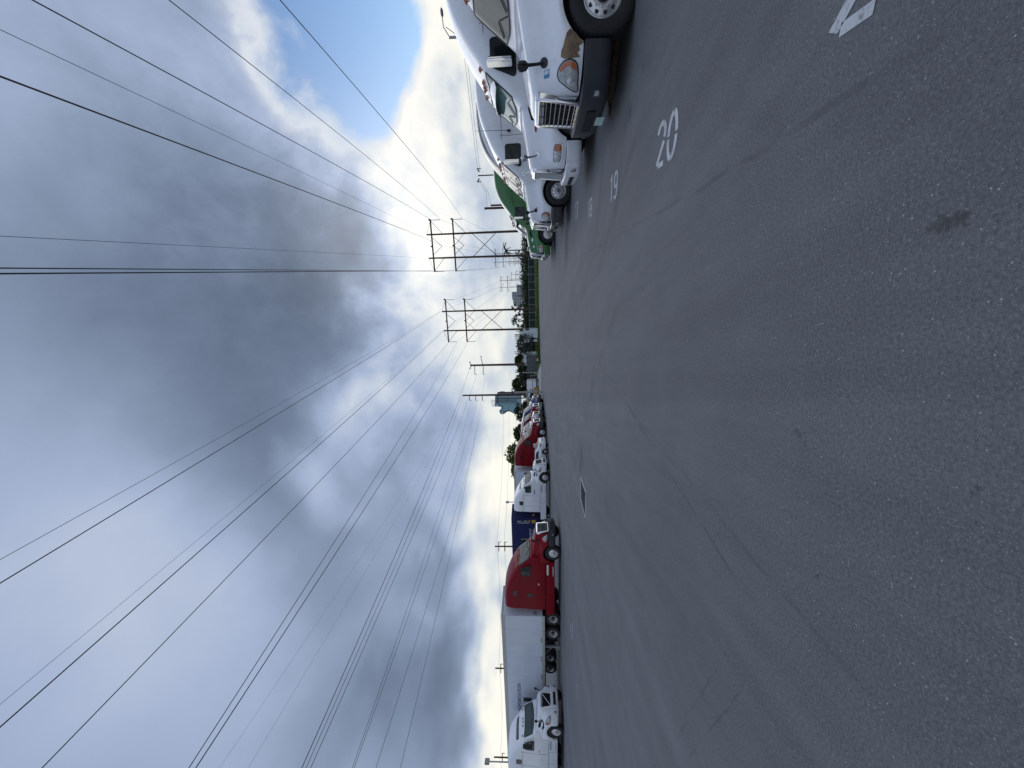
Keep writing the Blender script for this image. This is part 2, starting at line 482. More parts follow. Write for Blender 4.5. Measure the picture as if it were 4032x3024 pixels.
def rrect(x0, z0, x1, z1, r=0.06, n=3, skew=0.0):
    """rounded rectangle; skew slants the x1 end back towards the top"""
    pts = []
    for cx, cz, a in ((x1 - r, z1 - r, 0), (x0 + r, z1 - r, 90), (x0 + r, z0 + r, 180), (x1 - r, z0 + r, 270)):
        for k in range(n + 1):
            t = R(a + 90 * k / n); x = cx + r * math.cos(t); z = cz + r * math.sin(t)
            pts.append((x + skew * (z - z0) / (z1 - z0) * ((x - x0) / (x1 - x0)), z))
    return pts
def patch(name, lf, poly, side, mat, parent, off=0.012, bulge=0.0, rings=4, sub=3, base=-0.02, smooth=40):
    vs, fs = lf.side_patch(poly, side, off, bulge, rings, base, sub)
    return MB().add(vs, fs).build(name, mat, parent, smooth)
def text_mesh(name, body, size, mat, parent, loc, rot, align='LEFT', ext=0.004, sx=1.0):
    cu = bpy.data.curves.new(name, 'FONT'); cu.body = body; cu.size = size; cu.align_x = align; cu.extrude = ext; cu.resolution_u = 3
    tmp = bpy.data.objects.new(name, cu); COL.objects.link(tmp)
    dg = bpy.context.evaluated_depsgraph_get(); dg.update()
    me = bpy.data.meshes.new_from_object(tmp.evaluated_get(dg))
    bpy.data.objects.remove(tmp, do_unlink=True); bpy.data.curves.remove(cu)
    me.materials.clear()
    o = link(name, me, mat, parent)
    o.location = loc; o.rotation_euler = rot; o.scale = (sx, 1, 1)
    return o
def copy_tree(o, parent=None):
    c = o.copy(); COL.objects.link(c); c.parent = parent
    for ch in list(o.children): copy_tree(ch, c)
    return c

# ------------------------------------------------------------------ lot axes
ROWA = R(19.0)
RV = Vector((math.sin(ROWA), math.cos(ROWA), 0)); FR = Vector((-math.cos(ROWA), math.sin(ROWA), 0)); FL = -FR
HR = R(180 - 15); HL = R(-17)
def RP(s, t, z=0.0): return RV * s + FR * t + Vector((0, 0, z))
def LP(s, t, z=0.0): return RV * s + FL * t + Vector((0, 0, z))

# ------------------------------------------------------------------ ground
def asphalt_mat():
    m, t, b = new_mat('worn_asphalt'); w = T(t)
    tc = N(t, 'ShaderNodeTexCoord'); P = tc.outputs['Object']
    mp = N(t, 'ShaderNodeMapping'); mp.inputs['Rotation'].default_value = (0, 0, ROWA); mp.inputs['Scale'].default_value = (1.0, 0.10, 1.0); L(t, P, mp.inputs[0])
    S_ = mp.outputs[0]
    big = w.noise(P, 0.12, 5, 0.6); mid = w.noise(P, 0.9, 6, 0.65); fine = w.noise(P, 55.0, 3, 0.7); grit = w.noise(P, 160.0, 2, 0.7)
    streak = w.noise(S_, 0.55, 6, 0.62); streak2 = w.noise(S_, 2.6, 5, 0.7)
    v = w.m('ADD', w.m('MULTIPLY', w.m('SUBTRACT', big, 0.5), 0.16), 0.5)
    v = w.m('ADD', v, w.m('MULTIPLY', w.m('SUBTRACT', mid, 0.5), 0.24))
    v = w.m('ADD', v, w.m('MULTIPLY', w.m('SUBTRACT', streak, 0.5), 0.46))
    v = w.m('ADD', v, w.m('MULTIPLY', w.m('SUBTRACT', streak2, 0.5), 0.30))
    v = w.m('ADD', v, w.m('MULTIPLY', w.m('SUBTRACT', fine, 0.5), 0.9))
    v = w.m('ADD', v, w.m('MULTIPLY', w.m('SUBTRACT', grit, 0.5), 0.7))
    col = w.ramp(v, [(0.0, (0.050, 0.0505, 0.0515)), (0.35, (0.120, 0.121, 0.123)), (0.6, (0.178, 0.179, 0.180)), (1.0, (0.345, 0.347, 0.345))])
    # pale stones in the worn surface
    for sc, th, lvl in ((110.0, 0.86, (0.38, 0.385, 0.39)), (190.0, 0.84, (0.36, 0.365, 0.37)), (64.0, 0.975, (0.52, 0.52, 0.50))):
        vo = N(t, 'ShaderNodeTexVoronoi', i_Scale=sc); L(t, P, vo.inputs['Vector'])
        sp = N(t, 'ShaderNodeSeparateColor'); L(t, vo.outputs['Color'], sp.inputs[0])
        sel = w.m('MULTIPLY', w.m('GREATER_THAN', sp.outputs[0], th), w.mr(vo.outputs['Distance'], 0.32, 0.18))
        col = w.mix(w.m('MULTIPLY', sel, 0.75), col, lvl)
    # oil drips and dark spots
    vo = N(t, 'ShaderNodeTexVoronoi', i_Scale=1.3); wv = w.vm('ADD', P, w.scale(w.noise(P, 5.0, 4, 0.6, out=1), 0.22)); L(t, wv, vo.inputs['Vector'])
    sp = N(t, 'ShaderNodeSeparateColor'); L(t, vo.outputs['Color'], sp.inputs[0])
    spot = w.m('MULTIPLY', w.m('GREATER_THAN', sp.outputs[1], 0.66), w.mr(vo.outputs['Distance'], 0.055, 0.02))
    col = w.mix(w.m('MULTIPLY', spot, 0.6), col, (0.045, 0.043, 0.042))
    # named stains
    warp = w.vm('ADD', P, w.scale(w.vm('SUBTRACT', w.noise(P, 6.0, 6, 0.7, out=1), (0.5, 0.5, 0.5)), 0.42))
    for (px, py, rad, amt, c) in ((3700, 890, 0.07, 0.7, (0.05, 0.047, 0.043)), (3790, 865, 0.05, 0.7, (0.05, 0.047, 0.043)), (3950, 865, 0.03, 0.6, (0.05, 0.048, 0.045)),
                                  (3150, 1710, 0.06, 0.6, (0.05, 0.05, 0.05)), (3840, 1925, 0.03, 0.6, (0.05, 0.05, 0.05)), (3220, 2245, 0.05, 0.7, (0.05, 0.05, 0.05)), (2480, 445, 0.16, 0.5, (0.06, 0.058, 0.054)),
                                  (2290, 1800, 0.55, 0.5, (0.07, 0.066, 0.055)), (2285, 1840, 0.35, 0.6, (0.06, 0.056, 0.045)), (2290, 560, 0.6, 0.55, (0.06, 0.06, 0.06)), (2230, 960, 1.2, 0.6, (0.05, 0.05, 0.05))):
        g = G(px, py)
        d = w.vm('DISTANCE', warp, (g.x + 0.0, g.y + 0.0, 0.0), out=1)
        col = w.mix(w.m('MULTIPLY', w.mr(d, rad, rad * 0.35), amt), col, c)
    # long paving seams along the aisle and a few cracks
    def seam(a, b_, wid, amt, wob=0.12):
        nonlocal col
        A = G(*a); B = G(*b_); dv = (B - A); Ln = dv.length; dv /= Ln; nv = Vector((-dv.y, dv.x, 0))
        q = w.vm('ADD', P, w.scale(w.vm('SUBTRACT', w.noise(P, 0.8, 5, 0.6, out=1), (0.5, 0.5, 0.5)), wob * 2))
        r_ = w.vm('SUBTRACT', q, tuple(A))
        off = w.m('ABSOLUTE', w.vm('DOT_PRODUCT', r_, nv, out=1)); al = w.vm('DOT_PRODUCT', r_, dv, out=1)
        msk = w.m('MULTIPLY', w.mr(off, wid, wid * 0.3), w.m('MULTIPLY', w.m('GREATER_THAN', al, 0.0), w.m('LESS_THAN', al, Ln)))
        msk = w.m('MULTIPLY', msk, w.mr(w.noise(P, 2.0, 4, 0.6), 0.35, 0.6))
        col = w.mix(w.m('MULTIPLY', msk, amt), col, (0.055, 0.057, 0.06))
    seam((2290, 1010), (3720, 170), 0.035, 0.32); seam((2200, 1170), (2900, 2280), 0.025, 0.38); seam((2240, 1330), (3600, 2950), 0.035, 0.2)
    seam((2850, 2560), (2640, 2960), 0.02, 0.3); seam((2900, 2730), (2700, 3010), 0.02, 0.3)
    # swept tyre tracks: faint dark and scrubbed-pale arcs
    for (cx, cy, rad, wid, amt, c) in ((-14, 2, 16.5, 0.16, 0.30, (0.06, 0.06, 0.062)), (-14, 2, 18.4, 0.16, 0.28, (0.06, 0.06, 0.062)), (22, 30, 27, 0.18, 0.28, (0.06, 0.06, 0.062)), (22, 30, 29, 0.18, 0.28, (0.06, 0.06, 0.062)),
                                     (-30, 30, 27, 0.22, 0.30, (0.24, 0.245, 0.25)), (-30, 30, 24.9, 0.22, 0.25, (0.24, 0.245, 0.25)), (14, -6, 15, 0.14, 0.25, (0.06, 0.06, 0.062)), (-2, 52, 17, 0.2, 0.3, (0.06, 0.06, 0.062)), (-2, 52, 19, 0.2, 0.3, (0.06, 0.06, 0.062))):
        d = w.m('ABSOLUTE', w.m('SUBTRACT', w.vm('DISTANCE', warp, (cx, cy, 0.0), out=1), rad))
        msk = w.m('MULTIPLY', w.mr(d, wid, wid * 0.3), w.mr(w.noise(P, 0.35, 4, 0.6), 0.42, 0.62))
        col = w.mix(w.m('MULTIPLY', msk, amt), col, c)
    L(t, col, b.inputs['Base Color'])
    b.inputs['Roughness'].default_value = 0.82; b.inputs['Specular IOR Level'].default_value = 0.28
    bn = N(t, 'ShaderNodeBump', i_Strength=0.55, i_Distance=0.006)
    L(t, w.m('ADD', w.m('MULTIPLY', fine, 0.7), w.m('MULTIPLY', grit, 0.5)), bn.inputs['Height']); L(t, bn.outputs[0], b.inputs['Normal'])
    return m
def sheet(name, pts, z, mat, kind='structure', nx=1):
    o = MB().add([(p[0], p[1], z) for p in pts], [tuple(range(len(pts)))]).build(name, mat)
    if kind: o['kind'] = kind
    return o
def field_mat(name, a, b_, sc):
    m, t, b = new_mat(name); w = T(t); tc = N(t, 'ShaderNodeTexCoord'); P = tc.outputs['Object']
    n = w.m('ADD', w.m('MULTIPLY', w.noise(P, sc, 6, 0.7), 0.6), w.m('MULTIPLY', w.noise(P, sc * 14, 4, 0.7), 0.4))
    L(t, w.mix(w.mr(n, 0.35, 0.65), a, b_), b.inputs['Base Color']); b.inputs['Roughness'].default_value = 0.95; b.inputs['Specular IOR Level'].default_value = 0.1
    return m
M_earth = field_mat('scrub_earth', (0.035, 0.05, 0.02), (0.09, 0.10, 0.05), 0.08)
M_grass = field_mat('grass_blades', (0.045, 0.078, 0.013), (0.085, 0.125, 0.025), 0.5)
M_conc = plain('pale_concrete', (0.34, 0.34, 0.32), 0.85, var=0.2, vscale=1.5)
sheet('ground', [(-1500, -300), (1500, -300), (1500, 2500), (-1500, 2500)], -0.03, M_earth)
e0 = G(2121, 940); e1 = G(2124, 1200); e2 = G(2130, 1400); e3 = G(2131, 1425)
far_l = AT(2095, 1425, 135); 
lot = [(-160, -60), (60, -60), (85, 60), (e0.x + 60, e0.y + 6), (e0.x + 8, e0.y), (e1.x, e1.y), (e2.x, e2.y), (e3.x, e3.y), (e3.x - 1.5, 140), (-160, 140)]
sheet('asphalt_lot', lot, 0.0, asphalt_mat())
sheet('concrete_apron', [(e3.x - 0.3, e3.y + 1.5), (e3.x - 0.6, 118), (e3.x - 14, 118), (e3.x - 13, e3.y + 14)], 0.006, M_conc)
# kerb along the lot edge
kb = MB()
ed = [(e0.x + 60, e0.y + 6), (e0.x + 8, e0.y), (e1.x, e1.y), (e2.x, e2.y), (e3.x, e3.y)]
for a, b_ in zip(ed, ed[1:]):
    a = Vector((*a, 0)); b_ = Vector((*b_, 0)); d = b_ - a; m_ = (a + b_) / 2
    kb.box((m_.x, m_.y + 0.12, 0.03), (d.length, 0.2, 0.12), rz=math.atan2(d.y, d.x))
o = kb.build('kerb', M_conc); o['kind'] = 'structure'
# verge: turf mat plus blades
vg = [(e0.x + 60, e0.y + 6.3), (e0.x + 8, e0.y + 0.3), (e1.x, e1.y + 0.3), (e2.x, e2.y + 0.3), (e3.x, e3.y + 0.3), (e3.x - 0.5, 131), (e0.x + 60, 137)]
sheet('verge', vg, 0.05, M_grass)
rg = random.Random(3)
gb = MB()
for _ in range(9000):
    u, q = rg.random(), rg.random() ** 2.2
    k = u * 2.999; i = int(k) + 1; f = k - int(k)
    a, b_ = ed[i - 0] if i < 4 else ed[3], ed[min(i + 1, 4)]
    x = a[0] + (b_[0] - a[0]) * f; y = a[1] + (b_[1] - a[1]) * f + 0.3 + q * 45
    x += (x / max(y, 1)) * q * 45 * 0.9
    h = rg.uniform(0.10, 0.30); w_ = rg.uniform(0.05, 0.12); an = rg.uniform(0, 3.14)
    dx_, dy_ = math.cos(an) * w_, math.sin(an) * w_
    lx, ly = rg.uniform(-0.08, 0.08), rg.uniform(-0.08, 0.08)
    gb.add([(x - dx_, y - dy_, 0.04), (x + dx_, y + dy_, 0.04), (x + lx, y + ly, 0.05 + h)], [(0, 1, 2)])
o = gb.build('grass', M_grass, fixn=False); tag(o, 'short green grass on the verge beyond the lot', 'grass', kind='stuff')

# ------------------------------------------------------------------ stencilled bay numbers
M_mark = None
def marking_mat():
    m, t, b = new_mat('worn_road_paint'); w = T(t); tc = N(t, 'ShaderNodeTexCoord')
    geo = N(t, 'ShaderNodeNewGeometry')
    n = w.noise(geo.outputs['Position'], 40.0, 5, 0.75); n2 = w.noise(geo.outputs['Position'], 5.0, 4, 0.6)
    wear = w.mr(w.m('ADD', w.m('MULTIPLY', n, 0.6), w.m('MULTIPLY', n2, 0.4)), 0.36, 0.50)
    L(t, w.mix(wear, (0.26, 0.26, 0.27), w.mix(n2, (0.46, 0.47, 0.48), (0.60, 0.61, 0.62))), b.inputs['Base Color'])
    b.inputs['Roughness'].default_value = 0.75
    return m
M_mark = marking_mat()
def ell(cx, cy, rx, ry, a0, a1, n=10): return [(cx + rx * math.cos(R(a0 + (a1 - a0) * i / n)), cy + ry * math.sin(R(a0 + (a1 - a0) * i / n))) for i in range(n + 1)]
GLY = {
 '0': [ell(.25, .5, .17, .43, 4, 86), ell(.25, .5, .17, .43, 94, 176), ell(.25, .5, .17, .43, 184, 266), ell(.25, .5, .17, .43, 274, 356)],
 '1': [[(.10, .76), (.24, .90)], [(.27, .97), (.27, .03)]],
 '2': [ell(.25, .72, .17, .20, 175, -35), [(.39, .53), (.24, .30), (.10, .09)], [(.17, .07), (.44, .07)]],
 '7': [[(.06, .92), (.44, .92)], [(.42, .84), (.28, .48), (.20, .03)]],
 '8': [ell(.25, .73, .15, .19, 10, 170), ell(.25, .73, .15, .19, 190, 350), ell(.25, .27, .17, .20, 10, 170), ell(.25, .27, .17, .20, 190, 350)],
 '9': [ell(.25, .69, .17, .25, -20, 84), ell(.25, .69, .17, .25, 96, 262), ell(.25, .69, .17, .25, 272, 318), [(.42, .60), (.42, .40), (.36, .17), (.26, .06)], [(.20, .06), (.08, .16)]],
}
def stroke(pts, wd):
    L_, R_ = [], []
    n = len(pts)
    for i, p in enumerate(pts):
        a = pts[max(i - 1, 0)]; b = pts[min(i + 1, n - 1)]; dx, dy = b[0] - a[0], b[1] - a[1]; q = math.hypot(dx, dy) or 1
        nx, ny = -dy / q * wd / 2, dx / q * wd / 2
        L_.append((p[0] + nx, p[1] + ny)); R_.append((p[0] - nx, p[1] - ny))
    return L_, R_
def bay_number(txt, pos, h, label, asp=1.42):
    root = empty('bay_number', (pos.x, pos.y, 0.004)); tag(root, label, 'road marking', 'painted bay numbers')
    rd = -RV; up = -FR
    for i, ch in enumerate(txt):
        mb = MB()
        for st in GLY[ch]:
            l_, r_ = stroke(st, 0.115)
            n = len(l_); vs = []
            for gx, gy in l_ + r_:
                q = rd * ((gx * asp + (i - len(txt) / 2) * 0.74) * h) + up * ((gy - 0.5) * h)
                vs.append((q.x, q.y, 0.0))
            mb.add(vs, [(k, k + 1, n + k + 1, n + k) for k in range(n - 1)])
        mb.build('digit', M_mark, root, fixn=False)
        o = [c for c in bpy.data.objects if c.parent == root][-1]
        for p in o.data.polygons:
            if p.normal.z < 0: p.flip()
    return root
p20 = G(2626, 550); p19 = G(2417, 735)
bay_number('20', p20, 0.56, 'large white stencilled number twenty, whole in view and nearest the camera')
bay_number('21', p20 - RV * 3.16 - FR * 0.09, 0.58, 'large white stencilled number cut off by the frame, nearest of the bay numbers')
bay_number('19', p19, 0.54, 'white stencilled number nineteen in front of the second truck')
bay_number('18', G(2324, 818), 0.52, 'small white stencilled number eighteen')
bay_number('17', G(2271, 830), 0.62, 'far white stencilled number seventeen by the chrome-wheeled truck')
bay_number('16', G(2241, 850), 0.74, 'faint white stencilled number 16, farthest that can be seen') if False else None
GLY['4'] = [[(.36, .95), (.36, .03)]]
# worn remains of markings on the far side
for i, (a, b_) in enumerate((((2256, 2450), (2252, 2520)), ((2248, 2455), (2246, 2490)), ((2272, 2690), (2276, 2760)), ((2308, 3010), (2309, 3024)), ((2222, 880), (2219, 910)))):
    A, B = G(*a), G(*b_); d = (B - A).normalized(); nn = Vector((-d.y, d.x, 0)) * 0.06; mb = MB()
    k = 7; top = []; bot = []
    rr = random.Random(i)
    for j in range(k):
        p = A.lerp(B, j / (k - 1)); wv = rr.uniform(0.3, 1.0) * (0.4 if j in (0, k - 1) else 1)
        top.append(p + nn * wv); bot.append(p - nn * wv)
    mb.add([(p.x, p.y, 0.004) for p in top + bot], [(j, j + 1, k + j + 1, k + j) for j in range(k - 1)])
    o = mb.build('paint_remnant', M_mark)
    tag(o, ['worn white paint streak on the asphalt below the trailer tandem', 'shorter of two worn paint streaks beneath the trailer tandem', 'worn white paint streak in front of the white truck with diagonal grille bar',
            'worn paint scrap cut by the frame edge near the white truck', 'worn paint scrap in front of the green truck'][i], 'road marking', 'paint remnants')

# ------------------------------------------------------------------ drain grate
gc = [G(2287, 1878), G(2308, 1940), G(2306, 2039), G(2289, 1965)]
root = empty('drain_grate', (gc[0] + gc[2]) / 2); tag(root, 'dark rectangular drain grate with pale steel frame set in the asphalt', 'drain')
c_ = (gc[0] + gc[2]) / 2
fr = MB()
for i in range(4):
    a, b_ = gc[i] - c_, gc[(i + 1) % 4] - c_; d = b_ - a; m_ = (a + b_) / 2
    fr.box((m_.x, m_.y, 0.008), (d.length, 0.07, 0.02), rz=math.atan2(d.y, d.x))
fr.build('frame', plain('pale_steel', (0.42, 0.42, 0.42), 0.6), root)
MB().add([tuple(p - c_ + Vector((0, 0, 0.004))) for p in gc], [(0, 1, 2, 3)]).build('pit', M_void, root)
for k in range(1, 12):
    a = gc[0].lerp(gc[1], k / 12) - c_; b_ = gc[3].lerp(gc[2], k / 12) - c_; d = b_ - a; m_ = (a + b_) / 2
    MB().box((m_.x, m_.y, 0.010), (d.length, 0.035, 0.012), rz=math.atan2(d.y, d.x)).build('bar', plain('dark_iron', (0.03, 0.032, 0.035), 0.6), root)

# ------------------------------------------------------------------ splintered timber under the nearest bumper
M_wood = plain('weathered_wood', (0.055, 0.038, 0.026), 0.9, var=0.5, vscale=9, bump=0.5, bscale=18)
A, B = G(2418, 420), G(2452, 120)
d = B - A; tim = empty('splintered_timber', A); tag(tim, 'dark splintered length of timber lying under the nearest truck bumper', 'timber')
rr = random.Random(5); mb = MB(); pts = []; rad = []
for i in range(12):
    q = i / 11; p = d * q
    pts.append((p.x + rr.uniform(-.02, .02), p.y + rr.uniform(-.02, .02), 0.085 + rr.uniform(-0.008, 0.01))); rad.append(0.075 if i > 2 else (0.02, 0.05, 0.07)[i])
mb.tube(pts, rad, 9); mb.build('beam', M_wood, tim, 50)
for k in range(6):
    q = Vector((rr.uniform(-.25, .12), rr.uniform(-.06, .06), rr.uniform(0.03, 0.14)))
    mb = MB().tube([d.normalized() * 0.12 + Vector((0, 0, 0.08)), q], [0.02, 0.003], 5); mb.build('splinter', M_wood, tim)

# ------------------------------------------------------------------ semi trucks
WHEELS = {}
def wheel_meshes(kind):
    """tyre + rim, axis along y, outer face at +y; shared by all wheels"""
    if kind in WHEELS: return WHEELS[kind]
    ty = MB()
    w = 0.15 if kind != 'rear' else 0.29
    o = 0.0
    prof = [(0.29, -w), (0.42, -w - 0.01), (0.485, -w + 0.005), (0.512, -w + 0.03), (0.515, 0.0 if kind != 'rear' else -0.02)]
    if kind == 'rear': prof += [(0.515, -0.03), (0.44, -0.02), (0.44, 0.02), (0.515, 0.03)]
    prof += [(0.512, w - 0.03), (0.485, w - 0.005), (0.455, w + 0.006), (0.42, w + 0.012), (0.35, w + 0.008), (0.30, w - 0.015), (0.285, w - 0.05)]
    ty.lathe(prof, 'Y', n=40)
    # tread blocks: shallow grooves
    for k in range(40):
        a = 2 * math.pi * (k + 0.5) / 40
        ty.box((0.516 * math.cos(a), 0, 0.516 * math.sin(a)), (0.012, 2 * w - 0.08, 0.05), rot=Matrix.Rotation(-a, 3, 'Y'))
    rm = MB()
    if kind == 'steer':
        rp = [(0.288, w - 0.055, 0), (0.300, w - 0.012, 0), (0.292, w - 0.004, 0), (0.272, w - 0.03, 0), (0.262, w - 0.045, 0), (0.245, w - 0.02, 0),
              (0.17, w + 0.012, 0), (0.150, w + 0.012, 0), (0.145, w + 0.0, 0), (0.135, w, 0), (0.09, w, 1), (0.088, w + 0.05, 1), (0.07, w + 0.075, 1), (0.0, w + 0.08, 1)]
    else:
        rp = [(0.288, w - 0.055, 0), (0.300, w - 0.012, 0), (0.290, w - 0.004, 0), (0.268, w - 0.04, 0), (0.258, w - 0.10, 0), (0.235, w - 0.14, 0),
              (0.17, w - 0.15, 0), (0.145, w - 0.15, 0), (0.14, w - 0.15, 1), (0.10, w - 0.15, 1), (0.098, w - 0.05, 1), (0.08, w - 0.03, 1), (0.0, w - 0.02, 1)]
    rm.lathe(rp, 'Y', n=36)
    dw = (w + 0.004) if kind == 'steer' else (w - 0.142)
    for k in range(10):
        a = 2 * math.pi * k / 10
        hr = 0.212
        hy = (w - 0.006) if kind == 'steer' else (w - 0.138)
        rm.lathe([(0.0, hy + 0.006, 1), (0.033, hy + 0.006, 1), (0.035, hy - 0.02, 1)], 'Y', c=(hr * math.cos(a), 0, hr * math.sin(a)), n=10)
        a += math.pi / 10
        rm.lathe([(0.0, dw + 0.035, 0), (0.014, dw + 0.033, 0), (0.017, dw - 0.01, 0)], 'Y', c=(0.158 * math.cos(a), 0, 0.158 * math.sin(a)), n=6)
    t_o = ty.build('tyre', M_rubber, None, 40); r_o = rm.build('rim', [M_alu, M_black], None, 40)
    WHEELS[kind] = (t_o.data, r_o.data)
    bpy.data.objects.remove(t_o); bpy.data.objects.remove(r_o)
    return WHEELS[kind]
RIMS = {}
def rim_variant(kind, hub):
    """rim mesh with another hub finish"""
    k = (kind, hub.name)
    if k not in RIMS:
        me = wheel_meshes(kind)[1].copy(); me.materials[1] = hub; RIMS[k] = me
    return RIMS[k]
def wheel(parent, kind, x, y, steer=0.0, hub=None, scale=1.0, spin=None):
    t_me, r_me = wheel_meshes(kind)
    if hub is not None: r_me = rim_variant(kind, hub)
    e = empty('wheel', (x, y, 0.515 * scale), (0 if y > 0 else math.pi) + steer, parent)
    e.scale = (scale,) * 3
    sp = random.uniform(0, 0.6) if spin is None else spin
    for nm, me in (('tyre', t_me), ('rim', r_me)):
        o = bpy.data.objects.new(nm, me); COL.objects.link(o); o.parent = e; o.rotation_euler = (0, sp, 0)
    return e

STY = {
 'casc': dict(  # tall rounded hood, swept fenders, horizontal-bar grille
    xa=-1.02, arch=0.64, nose_b=0.80, back_b=0.70, cowl=-1.98,
    w=[(0.0, 0.56), (-0.03, 0.66), (-0.09, 0.80), (-0.20, 0.97), (-0.34, 1.08), (-0.60, 1.17), (-1.0, 1.205), (-1.6, 1.19), (-2.0, 1.15)],
    zf=[(0.0, 1.10), (-0.3, 1.18), (-0.8, 1.27), (-1.3, 1.33), (-2.0, 1.38)],
    wt=[(0.0, 0.47), (-0.15, 0.56), (-0.6, 0.68), (-1.3, 0.82), (-2.0, 0.93)],
    zt=[(0.0, 1.55), (-0.06, 1.60), (-0.25, 1.655), (-0.9, 1.78), (-2.0, 1.965)],
    wc=[(-1.66, 1.03), (-1.9, 1.09), (-2.3, 1.165), (-2.8, 1.21), (-6, 1.23)], cab_b=1.02, cx0=-1.66, cx1=-5.75,
    ct=[(-1.66, 1.90), (-1.76, 1.97), (-2.40, 2.70), (-2.48, 2.78), (-2.70, 2.95), (-3.1, 3.30), (-3.6, 3.62), (-4.2, 3.85), (-4.9, 3.96), (-5.75, 3.97)],
    ws=(-1.78, -2.40), door=(-2.10, -3.22), dw=(-2.22, -3.02, 2.00, 2.60), tandem=(-6.42, -7.70), frame=-8.5),
 'pete': dict(
    xa=-1.08, arch=0.61, nose_b=0.74, back_b=0.70, cowl=-1.98,
    w=[(0.0, 0.56), (-0.04, 0.70), (-0.12, 0.87), (-0.25, 1.02), (-0.40, 1.11), (-0.70, 1.18), (-1.05, 1.20), (-1.7, 1.18), (-2.0, 1.14)],
    zf=[(0.0, 1.02), (-0.3, 1.12), (-0.8, 1.22), (-1.3, 1.30), (-2.0, 1.38)],
    wt=[(0.0, 0.42), (-0.15, 0.50), (-0.6, 0.64), (-1.3, 0.82), (-2.0, 0.95)],
    zt=[(0.0, 1.58), (-0.06, 1.63), (-0.25, 1.68), (-0.9, 1.79), (-2.0, 1.96)],
    wc=[(-1.66, 1.03), (-1.9, 1.09), (-2.3, 1.165), (-2.8, 1.21), (-6, 1.23)], cab_b=1.02, cx0=-1.66, cx1=-5.75,
    ct=[(-1.66, 1.88), (-1.76, 1.95), (-2.36, 2.66), (-2.46, 2.76), (-2.75, 2.95), (-3.2, 3.25), (-3.7, 3.52), (-4.3, 3.70), (-5.0, 3.78), (-5.75, 3.79)],
    ws=(-1.78, -2.36), door=(-2.10, -3.22), dw=(-2.22, -3.02, 1.98, 2.58), tandem=(-6.42, -7.70), frame=-8.5),
 'volvo': dict(
    xa=-1.08, arch=0.61, nose_b=0.78, back_b=0.70, cowl=-1.95,
    w=[(0.0, 0.70), (-0.04, 0.84), (-0.12, 0.99), (-0.26, 1.10), (-0.45, 1.16), (-0.75, 1.20), (-1.05, 1.215), (-1.7, 1.20), (-2.0, 1.17)],
    zf=[(0.0, 1.12), (-0.3, 1.22), (-0.8, 1.32), (-1.3, 1.38), (-2.0, 1.42)],
    wt=[(0.0, 0.56), (-0.15, 0.66), (-0.6, 0.80), (-1.3, 0.92), (-2.0, 1.0)],
    zt=[(0.0, 1.50), (-0.06, 1.57), (-0.25, 1.64), (-0.9, 1.74), (-2.0, 1.88)],
    wc=[(-1.60, 1.06), (-1.9, 1.13), (-2.3, 1.19), (-2.8, 1.22), (-6, 1.23)], cab_b=1.00, cx0=-1.60, cx1=-5.85,
    ct=[(-1.60, 1.82), (-1.70, 1.89), (-2.15, 2.50), (-2.25, 2.60), (-2.55, 2.78), (-3.0, 3.08), (-3.5, 3.40), (-4.0, 3.62), (-4.6, 3.72), (-5.85, 3.74)],
    ws=(-1.70, -2.15), door=(-2.05, -3.20), dw=(-2.15, -2.98, 1.95, 2.52), tandem=(-6.42, -7.70), frame=-8.5),
}
def hood_half(S):
    def half(x):
        w, zf, wt, zt = (interp(S[k], x) for k in ('w', 'zf', 'wt', 'zt'))
        zb = S['nose_b'] if x > S['xa'] else S['back_b']
        dx = x - S['xa']
        if abs(dx) < S['arch']: zb = max(zb, 0.50 + math.sqrt(S['arch'] ** 2 - dx * dx))
        zb = min(zb, zf - 0.10)
        m = (zb + zf) / 2
        return [(w, zb), (w + 0.006, (zb + m) / 2), (w, m), (w - 0.035, zf - 0.06), (w - 0.12 * min(1, (w - wt) / 0.3), zf + 0.02),
                (wt + 0.42 * (w - wt), zf + 0.22 * (zt - zf)), (wt + 0.10 * (w - wt) + 0.015, zf + 0.62 * (zt - zf)), (wt - 0.015, zt - 0.055), (wt - 0.10, zt - 0.008), (wt * 0.5, zt + 0.012), (0, zt + 0.02)]
    return half
def cab_half(S):
    def half(x):
        w = interp(S['wc'], x); zt = interp(S['ct'], x); b = S['cab_b']
        up = max(0.0, min(1.0, (zt - 1.9) / 1.9))
        tum = 0.02 + 0.13 * up
        r = 0.06 + 0.26 * up
        r = min(r, 0.24) if x > S['ws'][1] + 0.05 else r
        m = min(1.75, zt - r - 0.1)
        return [(w, b), (w, (b + m) / 2), (w - 0.004, m), (w - tum * 0.55, (m + zt - r) / 2 + 0.02), (w - tum, zt - r), (w - tum - 0.30 * r, zt - 0.34 * r),
                (w - tum - 0.95 * r, zt - 0.04 * r), (w * 0.45, zt + 0.022), (0, zt + 0.035)]
    return half
def smooth_loop(pts, per=3):
    n = len(pts); out = []
    for i in range(n):
        p0, p1, p2, p3 = pts[i - 1], pts[i], pts[(i + 1) % n], pts[(i + 2) % n]
        for j in range(per):
            q = j / per
            out.append(tuple(0.5 * (2 * p1[k] + (p2[k] - p0[k]) * q + (2 * p0[k] - 5 * p1[k] + 4 * p2[k] - p3[k]) * q * q + (3 * p1[k] - p0[k] - 3 * p2[k] + p3[k]) * q ** 3) for k in (0, 1)))
    return out
def lin(a, b, n): return [a + (b - a) * i / n for i in range(n + 1)]

